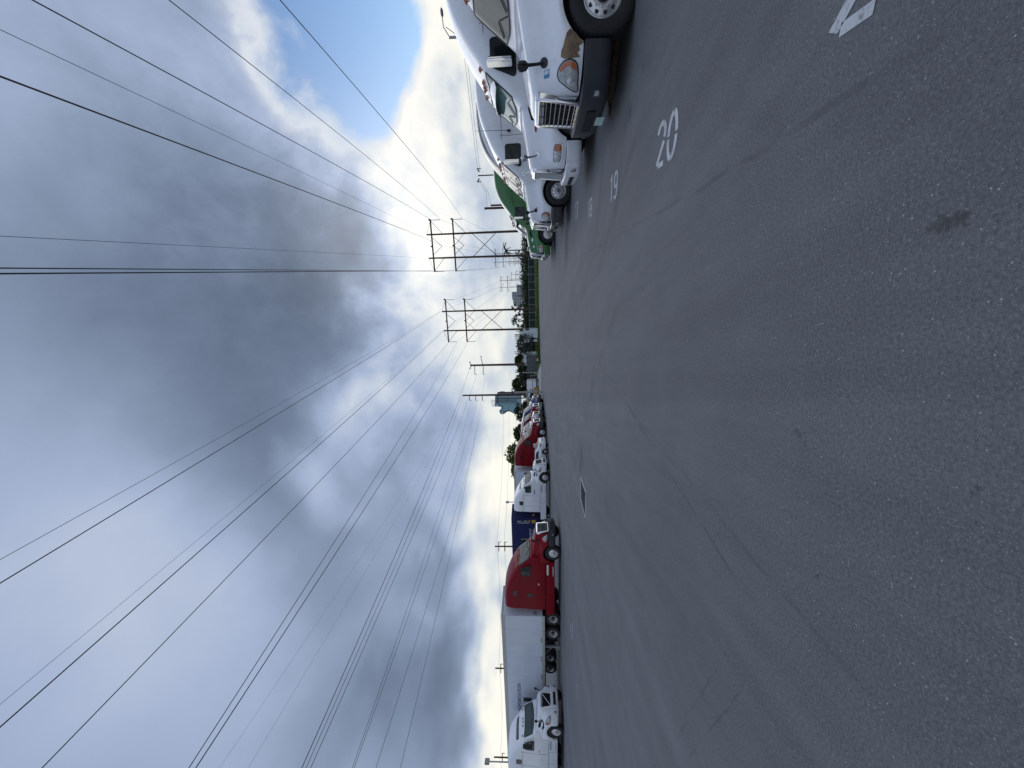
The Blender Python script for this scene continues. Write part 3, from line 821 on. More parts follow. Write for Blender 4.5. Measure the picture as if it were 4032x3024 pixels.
def truck(loc, head, label, style, body, cfg, name='semi_truck', group='semi trucks parked in rows'):
    S = STY[style]
    S = dict(S); dx = cfg.get('cab_dx', 0.26 if style != 'volvo' else 0.18)   # cab sits this much nearer the nose
    for k in ('wc', 'ct'): S[k] = [(a + dx, b) for a, b in S[k]]
    for k in ('cx0', 'cx1', 'cowl'): S[k] += dx
    S['cx1'] += cfg.get('short', 0.0)
    S['ws'] = tuple(v + dx for v in S['ws']); S['door'] = tuple(v + dx for v in S['door']); S['dw'] = (S['dw'][0] + dx, S['dw'][1] + dx) + S['dw'][2:]
    root = empty(name, loc, head); tag(root, label, 'truck', group)
    bump_m = cfg.get('bumper', M_plastic); roof_dz = cfg.get('roof', 0.0)
    if roof_dz:
        S['ct'] = [(a, z + roof_dz * max(0, min(1, (z - 2.9) / 0.8))) for a, z in S['ct']]
    # ---- hood
    xs = sorted(set([round(-0.46 * (k / 22) ** 1.4, 4) for k in range(23)] + [round(v, 3) for v in lin(-0.50, S['cowl'], 40)] + [round(S['xa'] + S['arch'] * s_, 4) for s_ in (-0.999, -0.97, -0.9, 0.9, 0.97, 0.999)]), reverse=True)
    hood = Loft(hood_half(S), xs); hood.mesh('hood', body, root, lip=0.16)
    # ---- cab + sleeper + roof fairing, one skin
    xs = sorted(set([S['cx0'], S['cx0'] - 0.03] + [round(v, 3) for v in lin(S['cx0'] - 0.08, S['ws'][1] - 0.2, 16)] + [round(v, 3) for v in lin(S['ws'][1] - 0.3, S['cx1'], 24)]), reverse=True)
    cab = Loft(cab_half(S), xs); cab.mesh('cab', body, root, lip=0.1, smooth=40)
    # cowl panel joining hood and cab
    MB().span((S['cowl'] - 0.12, -1.02, 1.0), (S['cowl'] + 0.16, 1.02, interp(S['zt'], S['cowl']) - 0.10)).build('cowl', M_black, root)
    # ---- windshield (two panes wrap round the front)
    ws0, ws1 = S['ws']
    def wout(u, v):
        x = ws0 + (ws1 - ws0) * u
        h = (interp(S['wc'], x) - 0.12 - 0.10 * u)
        y = -h + 2 * h * v
        return x - 0.10 * (abs(y) / h) ** 2.5 * (1 - 0.3 * u), y
    vs, fs = cab.top_patch(wout, 0.014, 10, 22)
    wsh = MB().add(vs, fs).build('windshield', cfg.get('wind', M_wind), root, 50)
    wp = MB()
    for s in (-1, 1):
        a = wout(0.04, 0.5 + 0.03 * s); b = wout(0.62, 0.5 + 0.36 * s) if False else wout(0.10, 0.5 + 0.40 * s)
        mid = wout(0.30, 0.5 + 0.22 * s)
        pts = [Vector((p[0], p[1], cab.top_z(*p))) + cab.top_n(*p) * 0.03 for p in (a, mid, b)]
        wp.tube(pts, 0.011, 5)
    wp.build('wiper', M_black, wsh)
    # dark seal round the glass
    loop = [wout(0, j / 16) for j in range(17)] + [wout(i / 8, 1) for i in range(1, 9)] + [wout(1, 1 - j / 16) for j in range(1, 17)] + [wout(1 - i / 8, 0) for i in range(1, 8)]
    pts = [Vector((p[0], p[1], cab.top_z(*p))) + cab.top_n(*p) * 0.012 for p in loop]
    MB().tube(pts + [pts[0]], 0.016, 6, caps=False).build('seal', M_black, wsh, 60)
    if cfg.get('visor', False):
        vz = interp(S['ct'], ws1)
        pv = []
        for j in range(13):
            y = -0.97 + 1.94 * j / 12; x = ws1 + 0.06 - 0.14 * (abs(y) / 0.97) ** 2
            pv.append((x, y))
        mb = MB()
        top = [(x - 0.10, y, vz + 0.07 - 0.10 * (abs(y)) ** 2) for x, y in pv]; bot = [(x + 0.34, y, vz - 0.09 - 0.08 * (abs(y)) ** 2) for x, y in pv]
        n = len(pv)
        mb.add(top + bot + [(a, b, c - 0.015) for a, b, c in top] + [(a, b, c - 0.015) for a, b, c in bot],
               [(i, i + 1, n + i + 1, n + i) for i in range(n - 1)] + [(2 * n + i, 3 * n + i, 3 * n + i + 1, 2 * n + i + 1) for i in range(n - 1)] + [(n + i, n + i + 1, 3 * n + i + 1, 3 * n + i) for i in range(n - 1)])
        mb.build('sun_visor', body, root, 40)
    # ---- doors, side windows, seams
    d0, d1 = S['door']; a0, a1, z0, z1 = S['dw']
    for s in (1, -1):
        dp = rrect(d1, S['cab_b'] + 0.05, d0, z1 + 0.16, 0.10, 3, skew=-0.26)
        dr = patch('door', cab, dp, s, body, root, 0.012, 0, 5)
        MB().box((d1 + 0.16, s * (cab.side_y(d1 + 0.16, 1.62) + 0.02), 1.62), (0.17, 0.035, 0.05)).build('handle', M_black, dr, bevel=0.008)
        wn = rrect(a1, z0, a0, z1, 0.09, 4, skew=-0.24)
        sw = patch('side_window', cab, wn, s, M_glass, root, 0.020, 0, 4)
        fr = [Vector((x, s * (cab.side_y(x, z) + 0.018), z)) for x, z in wn]
        MB().tube(fr + [fr[0]], 0.020, 5, caps=False).build('window_seal', M_black, sw, 60)
        # sleeper seams
        sm = MB()
        for xx in (d1 - 0.12, -4.40):
            sm.tube([(xx, s * (cab.side_y(xx, z) + 0.001), z) for z in lin(1.03, interp(S['ct'], xx) - 0.5, 9)], 0.007, 4)
        sm.tube([(x, s * (cab.side_y(x, 2.74) + 0.001), 2.74) for x in lin(d1 + 0.1, S['cx1'] + 0.03, 9)], 0.008, 4)
        sm.build('panel_seam', M_black, root)
        for kind_, poly in cfg.get('windows', []):
            patch('sleeper_window', cab, poly, s, M_glass, root, 0.016, 0, 3)
        if cfg.get('vent_lid', True):
            patch('luggage_door', cab, rrect(-4.75, 1.12, -3.8, 1.62, 0.06), s, body, root, 0.012, 0, 3)
    # roof-front skylight
    if 'skylight' in cfg:
        x0_, x1_, hw_ = cfg['skylight']
        vs, fs = cab.top_patch(lambda u, v: (x0_ + (x1_ - x0_) * u, (-hw_ + 2 * hw_ * v) * (1 - 0.12 * u)), 0.012, 5, 12)
        MB().add(vs, fs).build('roof_window', M_glass, root, 50)
    # roof marker lamps
    for k, y in enumerate((-0.78, -0.22, 0.0, 0.22, 0.78)):
        x = ws1 - 0.17 - 0.06 * (abs(y) / 0.78)
        z = cab.top_z(x, y)
        o = MB().lathe([(0.0, 0.045), (0.028, 0.040), (0.045, 0.0), (0.05, -0.03)], 'Z', n=10).build('marker_lamp', M_amber, root, 50)
        o.location = (x, y, z + 0.005); o.scale = (1.9, 1.0, 1.0); o.rotation_euler = (0, -0.35, 0)
    # ---- grille
    gtype = cfg.get('grille', 'bars')
    zb_, zt_ = S['nose_b'] - 0.06, interp(S['zt'], 0) + 0.02
    gw = cfg.get('gw', 0.54)
    def gout(inset, xx):
        """outline of the grille mouth, slightly wider at the top"""
        pts = []
        for (cx, cz, a) in ((gw - 0.10, zt_ - 0.10, 0), (-gw + 0.10, zt_ - 0.10, 90), (-gw + 0.16, zb_ + 0.10, 180), (gw - 0.16, zb_ + 0.10, 270)):
            for k in range(5):
                t = R(a + 22.5 * k); r_ = 0.10 - inset
                pts.append((xx - 0.10 * (cz + r_ * math.sin(t) - zb_) / (zt_ - zb_), cx + r_ * math.cos(t), cz + r_ * math.sin(t)))
        return pts
    g0 = 0.10
    surf = cfg.get('grille_mat', M_chrome)
    rings = [gout(0.0, -0.06 + g0), gout(-0.005, 0.03 + g0), gout(0.02, 0.05 + g0), gout(0.082, 0.045 + g0), gout(0.092, 0.02 + g0), gout(0.092, -0.05 + g0)]
    n = len(rings[0])
    fs = [(i * n + k, i * n + (k + 1) % n, (i + 1) * n + (k + 1) % n, (i + 1) * n + k) for i in range(len(rings) - 1) for k in range(n)]
    grille = MB().add([p for q in rings for p in q], fs).build('grille', surf, root, 45)
    back = gout(0.08, -0.02 + g0); MB().add(back, [tuple(range(n))]).build('grille_backing', M_void, grille)
    if gtype == 'bars':
        nb = 8
        for k in range(nb):
            z = zb_ + 0.115 + (zt_ - zb_ - 0.23) * k / (nb - 1)
            xx = 0.03 + g0 - 0.10 * (z - zb_) / (zt_ - zb_); hw = gw - 0.085 - 0.06 * (1 - (z - zb_) / (zt_ - zb_))
            MB().box((xx, 0, z), (0.05, 2 * hw, 0.018)).build('slat', M_chrome, grille, bevel=0.006)
        for y in (-0.19, 0.19):
            MB().tube([(-0.005 + g0, y, zb_ + 0.08), (-0.095 + g0, y, zt_ - 0.08)], 0.009, 5).build('upright', M_black, grille)
    elif gtype == 'vertical':
        nb = 11
        for k in range(nb):
            y = (-gw + 0.15) + 2 * (gw - 0.15) * k / (nb - 1)
            MB().tube([(0.015 + g0, y, zb_ + 0.08), (-0.075 + g0, y * 1.06, zt_ - 0.08)], 0.016, 5).build('slat', M_steel, grille)
    else:
        for k in range(9):
            z = zb_ + 0.11 + (zt_ - zb_ - 0.22) * k / 8
            xx = 0.005 + g0 - 0.10 * (z - zb_) / (zt_ - zb_)
            MB().box((xx, 0, z), (0.03, 2 * (gw - 0.13), 0.016)).build('slat', M_black, grille)
        MB().tube([(0.06 + g0, -gw + 0.13, zb_ + 0.10), (-0.03 + g0, gw - 0.11, zt_ - 0.10)], 0.022, 6).build('diagonal_bar', M_chrome, grille)
    # ---- headlights
    ht = cfg.get('head', 'tear')
    for s in (1, -1):
        if ht == 'tear':
            poly = [(-0.008, 0.845), (-0.06, 0.85), (-0.16, 0.865), (-0.225, 0.90), (-0.262, 0.97), (-0.268, 1.05), (-0.25, 1.13), (-0.205, 1.185), (-0.15, 1.18), (-0.09, 1.11), (-0.035, 0.99)]
            amb = [(-0.165, 0.885), (-0.222, 0.92), (-0.25, 0.98), (-0.255, 1.05), (-0.238, 1.115), (-0.20, 1.155), (-0.185, 1.13), (-0.212, 1.06), (-0.21, 0.98)]
            rim_s = 0.012
        elif ht == 'block':
            poly = rrect(-0.40, 0.84, -0.07, 1.05, 0.07, 4); amb = rrect(-0.388, 0.862, -0.245, 1.03, 0.05, 3); rim_s = 0.014
        else:
            poly = [(-0.05, 0.88), (-0.18, 0.86), (-0.32, 0.90), (-0.42, 1.02), (-0.44, 1.16), (-0.36, 1.19), (-0.22, 1.13), (-0.11, 1.03)]
            amb = [(-0.30, 0.93), (-0.40, 1.03), (-0.42, 1.13), (-0.36, 1.15), (-0.29, 1.04)]; rim_s = 0.012
        poly = smooth_loop(poly); amb = smooth_loop(amb)
        hd = patch('headlight', hood, poly, s, M_lens, root, 0.016, 0.02, 5, 1)
        if ht != 'volvo' or True:
            patch('turn_signal', hood, amb, s, M_amber if ht != 'volvo' else M_redlens, hd, 0.032, 0.008, 3, 1)
        fr = [Vector((x, s * hood.side_y(x, z), z)) + Vector((hood.side_n(x, z).x, s * hood.side_n(x, z).y, hood.side_n(x, z).z)) * 0.012 for x, z in poly]
        MB().tube(fr + [fr[0]], rim_s, 5, caps=False).build('bezel', cfg.get('bezel', M_black), hd, 60)
        for q in (0.35, 0.62):
            xm = min(p[0] for p in poly); x = poly[0][0] + (xm - poly[0][0]) * q * 0.9; z = 0.985
            y = hood.side_y(x, z); nn = hood.side_n(x, z)
            o = MB().lathe([(0.0, 0.012), (0.045, 0.010), (0.060, 0.0), (0.062, -0.02)], 'Z', n=14).build('lamp_bowl', M_alu, hd, 50)
            o.location = Vector((x, s * y, z)) + Vector((nn.x, s * nn.y, nn.z)) * 0.022
            o.rotation_euler = Vector((nn.x, s * nn.y, nn.z)).to_track_quat('Z', 'Y').to_euler()
    # ---- bumper: sweeps round the nose
    bz0, bz1 = cfg.get('bz', (0.30, 0.79))
    path = [(0.20, 0.0), (0.20, 0.30), (0.185, 0.55), (0.14, 0.78), (0.04, 0.98), (-0.12, 1.12), (-0.28, 1.19), (-0.42, 1.215)]
    path = smooth_poly(path, 4)
    full = [(x, y) for x, y in path[::-1]] + [(x, -y) for x, y in path[1:]]
    sec = [(0.0, bz1), (0.03, bz1 - 0.015), (0.035, bz1 - 0.12), (0.02, (bz0 + bz1) / 2), (0.02, bz0 + 0.10), (-0.03, bz0 + 0.015), (-0.07, bz0)]
    vs = []; m = len(sec)
    for i, (x, y) in enumerate(full):
        a = full[max(i - 1, 0)]; b = full[min(i + 1, len(full) - 1)]
        tx, ty = b[0] - a[0], b[1] - a[1]; q = math.hypot(tx, ty); nx, ny = -ty / q, tx / q
        if nx * 1 + ny * y < 0 and i in (0,): nx, ny = -nx, -ny
        rise = 0.16 * max(0, (abs(y) - 0.5) / 0.7) * cfg.get('rise', 0.4)
        for dx, z in sec:
            zz = z + (rise if z < (bz0 + bz1) / 2 else 0)
            vs.append((x + nx * dx, y + ny * dx, zz))
        # inner return
    nF = len(full)
    fs = [(i * m + k, i * m + k + 1, (i + 1) * m + k + 1, (i + 1) * m + k) for i in range(nF - 1) for k in range(m - 1)]
    # close top with a shelf back to the hood
    base = len(vs)
    for i, (x, y) in enumerate(full): vs.append((x - 0.12 if abs(y) < 0.9 else x + 0.05, y * 0.93, bz1 - 0.005))
    fs += [(base + i, base + i + 1, (i + 1) * m, i * m) for i in range(nF - 1)]
    bmp = MB().add(vs, fs).build('bumper', bump_m, root, 40)
    if cfg.get('mouth', True):
        MB().span((0.205, -0.40, bz0 + 0.17), (0.238, 0.40, bz1 - 0.14)).build('air_intake', M_void, bmp, bevel=0.01)
    for s in (1, -1):
        fo = MB().span((-0.045, -0.055, -0.05), (0.03, 0.055, 0.05)).build('fog_lamp', cfg.get('fog', M_lens), bmp, bevel=0.015)
        fo.location = (0.135, s * 0.82, bz0 + 0.235); fo.rotation_euler = (0, 0, s * 0.55)
        po = MB().span((-0.05, -0.09, -0.085), (0.022, 0.09, 0.085)).build('fog_pocket', M_black if bump_m is not M_plastic else M_dark, bmp, bevel=0.02)
        po.location = (0.13, s * 0.82, bz0 + 0.235); po.rotation_euler = (0, 0, s * 0.55)
    if cfg.get('plate'):
        pl = MB().span((0.222, -0.155, bz0 - 0.03), (0.230, 0.155, bz0 + 0.125)).build('licence_plate', plain('plate', (0.42, 0.55, 0.50), 0.4), bmp)
        if isinstance(cfg['plate'], str):
            text_mesh('plate_lettering', cfg['plate'], 0.085, plain('plate_ink', (0.10, 0.22, 0.16), 0.5), pl, (0.2325, -0.125, bz0 + 0.015), (R(90), 0, R(90)), sx=0.8)
    # ---- mirrors
    mm = cfg.get('mirror', M_black)
    for s in (1, -1):
        if s not in cfg.get('mirror_sides', (1, -1)): continue
        mr = empty('side_mirror', (-2.02 + dx, s * 1.20, 2.0), 0, root)
        MB().span((-0.09, -0.10 if s < 0 else 0.06, -0.02), (0.07, -0.06 if s < 0 else 0.10, 0.02)).build('bracket', M_black, mr)
        hs = MB().prism([(0.09, 0.12), (0.05, 0.32), (-0.02, 0.34), (-0.06, 0.32), (-0.06, 0.10), (0.0, 0.08)], 0.06, 0.66, 'Z').build('housing', mm, mr, 30, bevel=0.02)
        if s < 0:
            hs.scale = (1, -1, 1)
        for zz in (0.12, 0.60): MB().tube([(-0.02, s * -0.03, zz - 0.05), (0.0, s * 0.12, zz)], 0.016, 6).build('arm', M_black if mm is M_black else M_chrome, mr)
        gl = MB().span((-0.066, s * 0.13, 0.10), (-0.062, s * 0.31, 0.62)).build('mirror_glass', M_glass, mr)
        if cfg.get('hoodmirror', True):
            x = cfg.get('hmx', -0.40); z0_ = cfg.get('hmz', 1.42)
            y0_ = hood.side_y(x, z0_)
            hm = empty('hood_mirror', (x, s * y0_, z0_), 0, root)
            hmm = cfg.get('hmm', M_black)
            bs = MB().lathe([(0.0, 0.03), (0.07, 0.02), (0.085, -0.02), (0.08, -0.05)], 'X', n=14).build('base', hmm, hm, 50)
            bs.rotation_euler = (0, -0.5, s * 1.2)
            MB().tube([(0, 0, 0), (0.05, s * 0.06, 0.12), (0.08, s * 0.10, 0.28)], [0.030, 0.024, 0.028], 8).build('stalk', hmm, hm, 50)
            hd_ = MB().prism([(-0.06, -0.02), (-0.085, 0.10), (-0.05, 0.16), (0.05, 0.16), (0.085, 0.10), (0.06, -0.02)], -0.05, 0.06, 'X').build('head', hmm, hm, 30, bevel=0.025)
            hd_.location = (0.085, s * 0.105, 0.30); hd_.rotation_euler = (0, 0.1, s * 0.35)
    # ---- running gear
    hub = cfg.get('hub', M_alu)
    for s in (1, -1): wheel(root, 'steer', S['xa'], s * 1.045, cfg.get('steer', 0.0), hub)
    for xr in S['tandem']:
        for s in (1, -1): wheel(root, 'rear', xr, s * 0.93, 0, cfg.get('rhub', M_black))
    ch = MB()
    for s in (1, -1): ch.span((-0.3, s * 0.36, 0.62), (S['frame'], s * 0.46, 0.90))
    ch.span((-0.2, -0.9, 0.42), (-0.60, 0.9, 0.80)).span((-1.0, -0.75, 0.45), (S['cx0'], 0.75, 1.4)).span((-1.9, -0.95, 0.55), (S['cx1'] + 0.1, 0.95, 1.03))
    for xr in (S['xa'],) + S['tandem']: ch.tube([(xr, -1.0, 0.515), (xr, 1.0, 0.515)], 0.07, 8)
    ch.span((S['frame'] + 0.5, -0.45, 0.90), (S['tandem'][0] + 0.4, 0.45, 1.02))
    ch.build('chassis', M_chassis, root)
    # inner wheel wells
    for s in (1, -1):
        ww = MB()
        pts = [(S['xa'] + (S['arch'] - 0.012) * math.cos(R(a)), 0.50 + (S['arch'] - 0.012) * math.sin(R(a))) for a in range(-10, 191, 10)]
        v = [(x, s * 0.62, z) for x, z in pts] + [(x, s * (min(1.16, interp(S['w'], x) - 0.05)), z) for x, z in pts]; k = len(pts)
        ww.add(v, [(i, i + 1, k + i + 1, k + i) for i in range(k - 1)]); ww.build('wheel_well', M_void, root)
    # side fairings with steps / tanks
    fm = cfg.get('fairing', body); fz = cfg.get('fz', 0.42)
    for s in (1, -1):
        f0, f1 = S['xa'] - S['arch'] - 0.10, cfg.get('fend', -6.0)
        prof = [(1.215, fz + 0.05), (1.205, fz), (1.0, fz - 0.02), (0.9, fz + 0.1), (0.9, 0.98), (1.17, 0.985), (1.21, 0.95)]
        v = []; nn = len(prof)
        for x in (f0, f0 - 0.05, (f0 + f1) / 2, f1): v += [(x + (0.12 * (0.7 - z) if x in (f0, f0 - 0.05) else 0), s * y, z) for y, z in prof]
        fs = [(i * nn + k, i * nn + (k + 1) % nn, (i + 1) * nn + (k + 1) % nn, (i + 1) * nn + k) for i in range(3) for k in range(nn)] + [tuple(range(nn)), tuple(range(3 * nn, 4 * nn))]
        fo = MB().add(v, fs).build('side_fairing', fm, root, 35)
        st = MB()
        for (xx0, xx1, zz, hh) in ((f0 - 0.25, f0 - 1.0, fz + 0.10, 0.02), (f0 - 0.12, f0 - 0.92, 0.87, 0.06)):
            st.span((xx0, s * 1.16, zz - hh), (xx1, s * 1.222, zz + hh))
        st.build('step', cfg.get('step', M_steel), fo)
        sm = MB()
        for xx in (f0 - 1.15, f0 - 2.3): MB().span((xx, s * 1.19, fz + 0.02), (xx + 0.012, s * 1.2165, 0.96)).build('fairing_seam', M_black, fo)
    # mud flaps and rear lamps
    for s in (1, -1):
        MB().span((S['frame'] + 0.1, s * 0.62, 0.18), (S['frame'] + 0.115, s * 1.2, 0.85)).build('mud_flap', M_rubber, root)
        MB().span((S['frame'] - 0.02, s * 0.5, 0.70), (S['frame'] + 0.02, s * 0.8, 0.80)).build('tail_lamp', M_redlens, root)
    return root, hood, cab, S

# ------------------------------------------------------------------ trucks
t0, h0, c0, S0 = truck((5.23, 7.42, 0), R(180 - 10), 'nearest white semi truck with charcoal bumper and bare brown patch on its fender', 'casc', M_white,
    dict(plate=True, cab_dx=0.14, mirror_sides=(1,), hub=M_black))
M_bare = plain('bare_fibreglass', (0.17, 0.115, 0.07), 0.7, var=0.45, vscale=7, bump=0.2, bscale=20)
bp = patch('bare_patch', h0, [(-0.280, 0.85), (-0.275, 1.02), (-0.285, 1.10), (-0.32, 1.155), (-0.38, 1.15), (-0.43, 1.12), (-0.50, 1.10), (-0.57, 1.07), (-0.615, 1.02), (-0.56, 0.93), (-0.50, 0.87), (-0.44, 0.80), (-0.40, 0.88), (-0.36, 0.85), (-0.33, 0.89)], 1, M_bare, t0, 0.006, 0, 4)
bp['label'] = 'bare brown patch where the fender paint is broken away'
st = patch('sticker', h0, rrect(-0.30, 1.33, -0.20, 1.42, 0.005, 1), 1, plain('sticker_blue', (0.05, 0.22, 0.42), 0.4), t0, 0.006, 0, 2)
patch('sticker_panel', h0, rrect(-0.29, 1.338, -0.245, 1.412, 0.004, 1), 1, plain('sticker_pale', (0.55, 0.62, 0.68), 0.4), st, 0.009, 0, 2)
t1, h1, c1, S1 = truck(RP(12.3, -2.07), HR, 'white semi truck with white bumper, green-tinted windshield and red oval badge on the hood', 'pete', M_white,
    dict(bumper=M_white, grille='vertical', head='block', visor=True, wind=M_windg, mirror=M_chrome, bz=(0.30, 0.74), gw=0.44, hoodmirror=True, hmm=M_chrome, cab_dx=0.34, bezel=M_chrome, hmx=-0.30, hmz=1.45))
vt = patch('hood_vent', h1, [(-1.02, 1.50), (-1.34, 1.56), (-1.44, 1.66), (-1.30, 1.70), (-1.05, 1.62)], 1, M_void, t1, 0.006, 0, 3)
bd = patch('badge', h1, [(-0.86 + 0.10 * math.cos(R(a)), 1.50 + 0.045 * math.sin(R(a))) for a in range(0, 360, 24)], 1, M_chrome, t1, 0.010, 0, 3, 1)
patch('badge_field', h1, [(-0.86 + 0.082 * math.cos(R(a)), 1.50 + 0.032 * math.sin(R(a))) for a in range(0, 360, 24)], 1, plain('badge_red', (0.26, 0.015, 0.02), 0.3), bd, 0.014, 0, 3, 1)
an = MB().tube([(-3.5, 1.32, 2.25), (-3.52, 1.34, 3.6)], [0.014, 0.006], 5).lathe([(0.0, 0.10), (0.05, 0.09), (0.06, -0.04), (0.0, -0.08)], 'Z', (-3.5, 1.30, 2.25), 10)
t2, h2, c2, S2 = truck(RP(18.25, -1.14), HR, 'white semi truck marked 13 on the hood, with black bumper and chrome wheels', 'casc', M_white2,
    dict(bumper=M_dark, hub=M_chrome, roof=-0.25, mirror=M_chrome))
an = MB().tube([(-3.2, 1.30, 2.42), (-3.22, 1.32, 3.75)], [0.012, 0.006], 5).lathe([(0.0, 0.09), (0.045, 0.08), (0.05, -0.04), (0.0, -0.07)], 'Z', (-3.2, 1.27, 2.42), 10).build('antenna', M_black, t2)
text_mesh('hood_number', '13', 0.16, M_black, t2, (-0.36, h2.side_y(-0.36, 1.36) + 0.012, 1.30), (R(80), 0, R(180 - 24)))
t3, h3, c3, S3 = truck(RP(21.4, -1.15), HR, 'dark-roofed semi truck squeezed between the one marked 13 and the green one', 'casc', M_white2, dict(bumper=M_chrome, roof=0.12))
vs_, fs_ = c3.top_patch(lambda u, v: (S3['ws'][1] - 0.30 - 2.9 * u, (-0.98 + 1.96 * v) * (1 - 0.02 * u)), 0.012, 14, 18)
MB().add(vs_, fs_).build('roof_fairing', paint('dark_fairing_paint', (0.035, 0.033, 0.035)), t3, 50)
t4, h4, c4, S4 = truck(RP(27.8, 0.17), HR, 'bright green semi truck in the right-hand row', 'pete', M_green, dict(bumper=M_green, grille='vertical', head='block', mirror=M_chrome, bz=(0.30, 0.74), gw=0.44, hmm=M_chrome, visor=True, bezel=M_chrome, roof=0.12))
patch('badge', h4, [(-0.80 + 0.10 * math.cos(R(a)), 1.50 + 0.045 * math.sin(R(a))) for a in range(0, 360, 24)], 1, M_chrome, t4, 0.010, 0, 3, 1)
patch('hood_vent', h4, [(-0.98, 1.50), (-1.30, 1.56), (-1.40, 1.66), (-1.26, 1.70), (-1.0, 1.62)], 1, M_void, t4, 0.006, 0, 3)
t5, h5, c5, S5 = truck(RP(31.2, 0.45), HR, 'grey semi truck mostly hidden behind the bright green one', 'casc', M_grey, dict(roof=-0.3, bumper=M_chrome))
tear = [(-3.95, 2.98), (-4.10, 3.16), (-4.40, 3.20), (-4.50, 3.14), (-4.50, 3.00), (-4.40, 2.94)]
redwin = [('w', tear), ('w', rrect(-4.50, 1.90, -4.20, 2.18, 0.05))]
r1, hr1, cr1, _ = truck(LP(21.05, -17.4), HL, 'red semi truck with chrome grille pulling the long white trailer', 'casc', M_red, dict(windows=redwin, roof=-0.2, step=M_alu, cab_dx=0.22))
r1p = patch('door_sticker', cr1, rrect(-3.50, 1.42, -3.36, 1.50, 0.01, 1), -1, plain('pale_sticker', (0.6, 0.6, 0.6), 0.5), r1, 0.016, 0, 2)
volwin = [('w', rrect(-4.30, 2.78, -3.86, 3.16, 0.09, 4))]
def volvo_trim(tr, h):
    for s in (1, -1):
        patch('hood_vent', h, [(-0.62, 1.44), (-0.95, 1.50), (-1.10, 1.60), (-1.02, 1.66), (-0.74, 1.60), (-0.60, 1.52)], s, M_void, tr, 0.008, 0, 3)
        patch('hood_inlet', h, [(-0.42, 1.36), (-0.66, 1.34), (-0.98, 1.42), (-1.02, 1.36), (-0.70, 1.26), (-0.46, 1.28)], s, M_void, tr, 0.008, 0, 3)
v1, hv1, cv1, _ = truck(LP(17.35, -28.2), HL, 'white semi truck with diagonal grille bar in front of the long trailer', 'volvo', M_white,
    dict(bumper=M_white, grille='diag', head='volvo', grille_mat=M_white, windows=volwin, skylight=(-2.62, -2.86, 0.72), hmx=-0.5))
v2, hv2, cv2, _ = truck(LP(34.75, -20.5), HL, 'white semi truck with diagonal grille bar coupled to the blue container', 'volvo', M_white,
    dict(bumper=M_white, grille='diag', head='volvo', grille_mat=M_white, windows=volwin, skylight=(-2.62, -2.86, 0.72), short=0.6))
volvo_trim(v1, hv1); volvo_trim(v2, hv2)
patch('door_decal', cv2, rrect(-2.95, 1.55, -2.50, 1.66, 0.01, 1), -1, plain('decal_blue', (0.10, 0.16, 0.34), 0.5), v2, 0.016, 0, 2)
r2, hr2, cr2, _ = truck(LP(42.6, -19.4), HL, 'dark red semi truck with a white notice on its door', 'casc', M_red2, dict(windows=[('w', tear)], roof=-0.05))
patch('door_notice', cr2, rrect(-2.95, 1.15, -2.45, 1.62, 0.01, 1), -1, plain('notice_white', (0.7, 0.7, 0.7), 0.5), r2, 0.018, 0, 2)
w3, _, _, _ = truck(LP(46.2, -20.0), HL, 'white semi truck just beyond the dark red one', 'casc', M_white2, dict(roof=-0.7))
r3, _, _, _ = truck(LP(49.8, -20.3), HL, 'red semi truck wedged between a white one and a blue one', 'casc', M_red, dict(roof=-0.6, bumper=M_chrome))
b4, _, _, _ = truck(LP(53.4, -20.5), HL, 'blue semi truck with chrome grille, last in its row', 'casc', M_blue, dict(roof=-0.6))

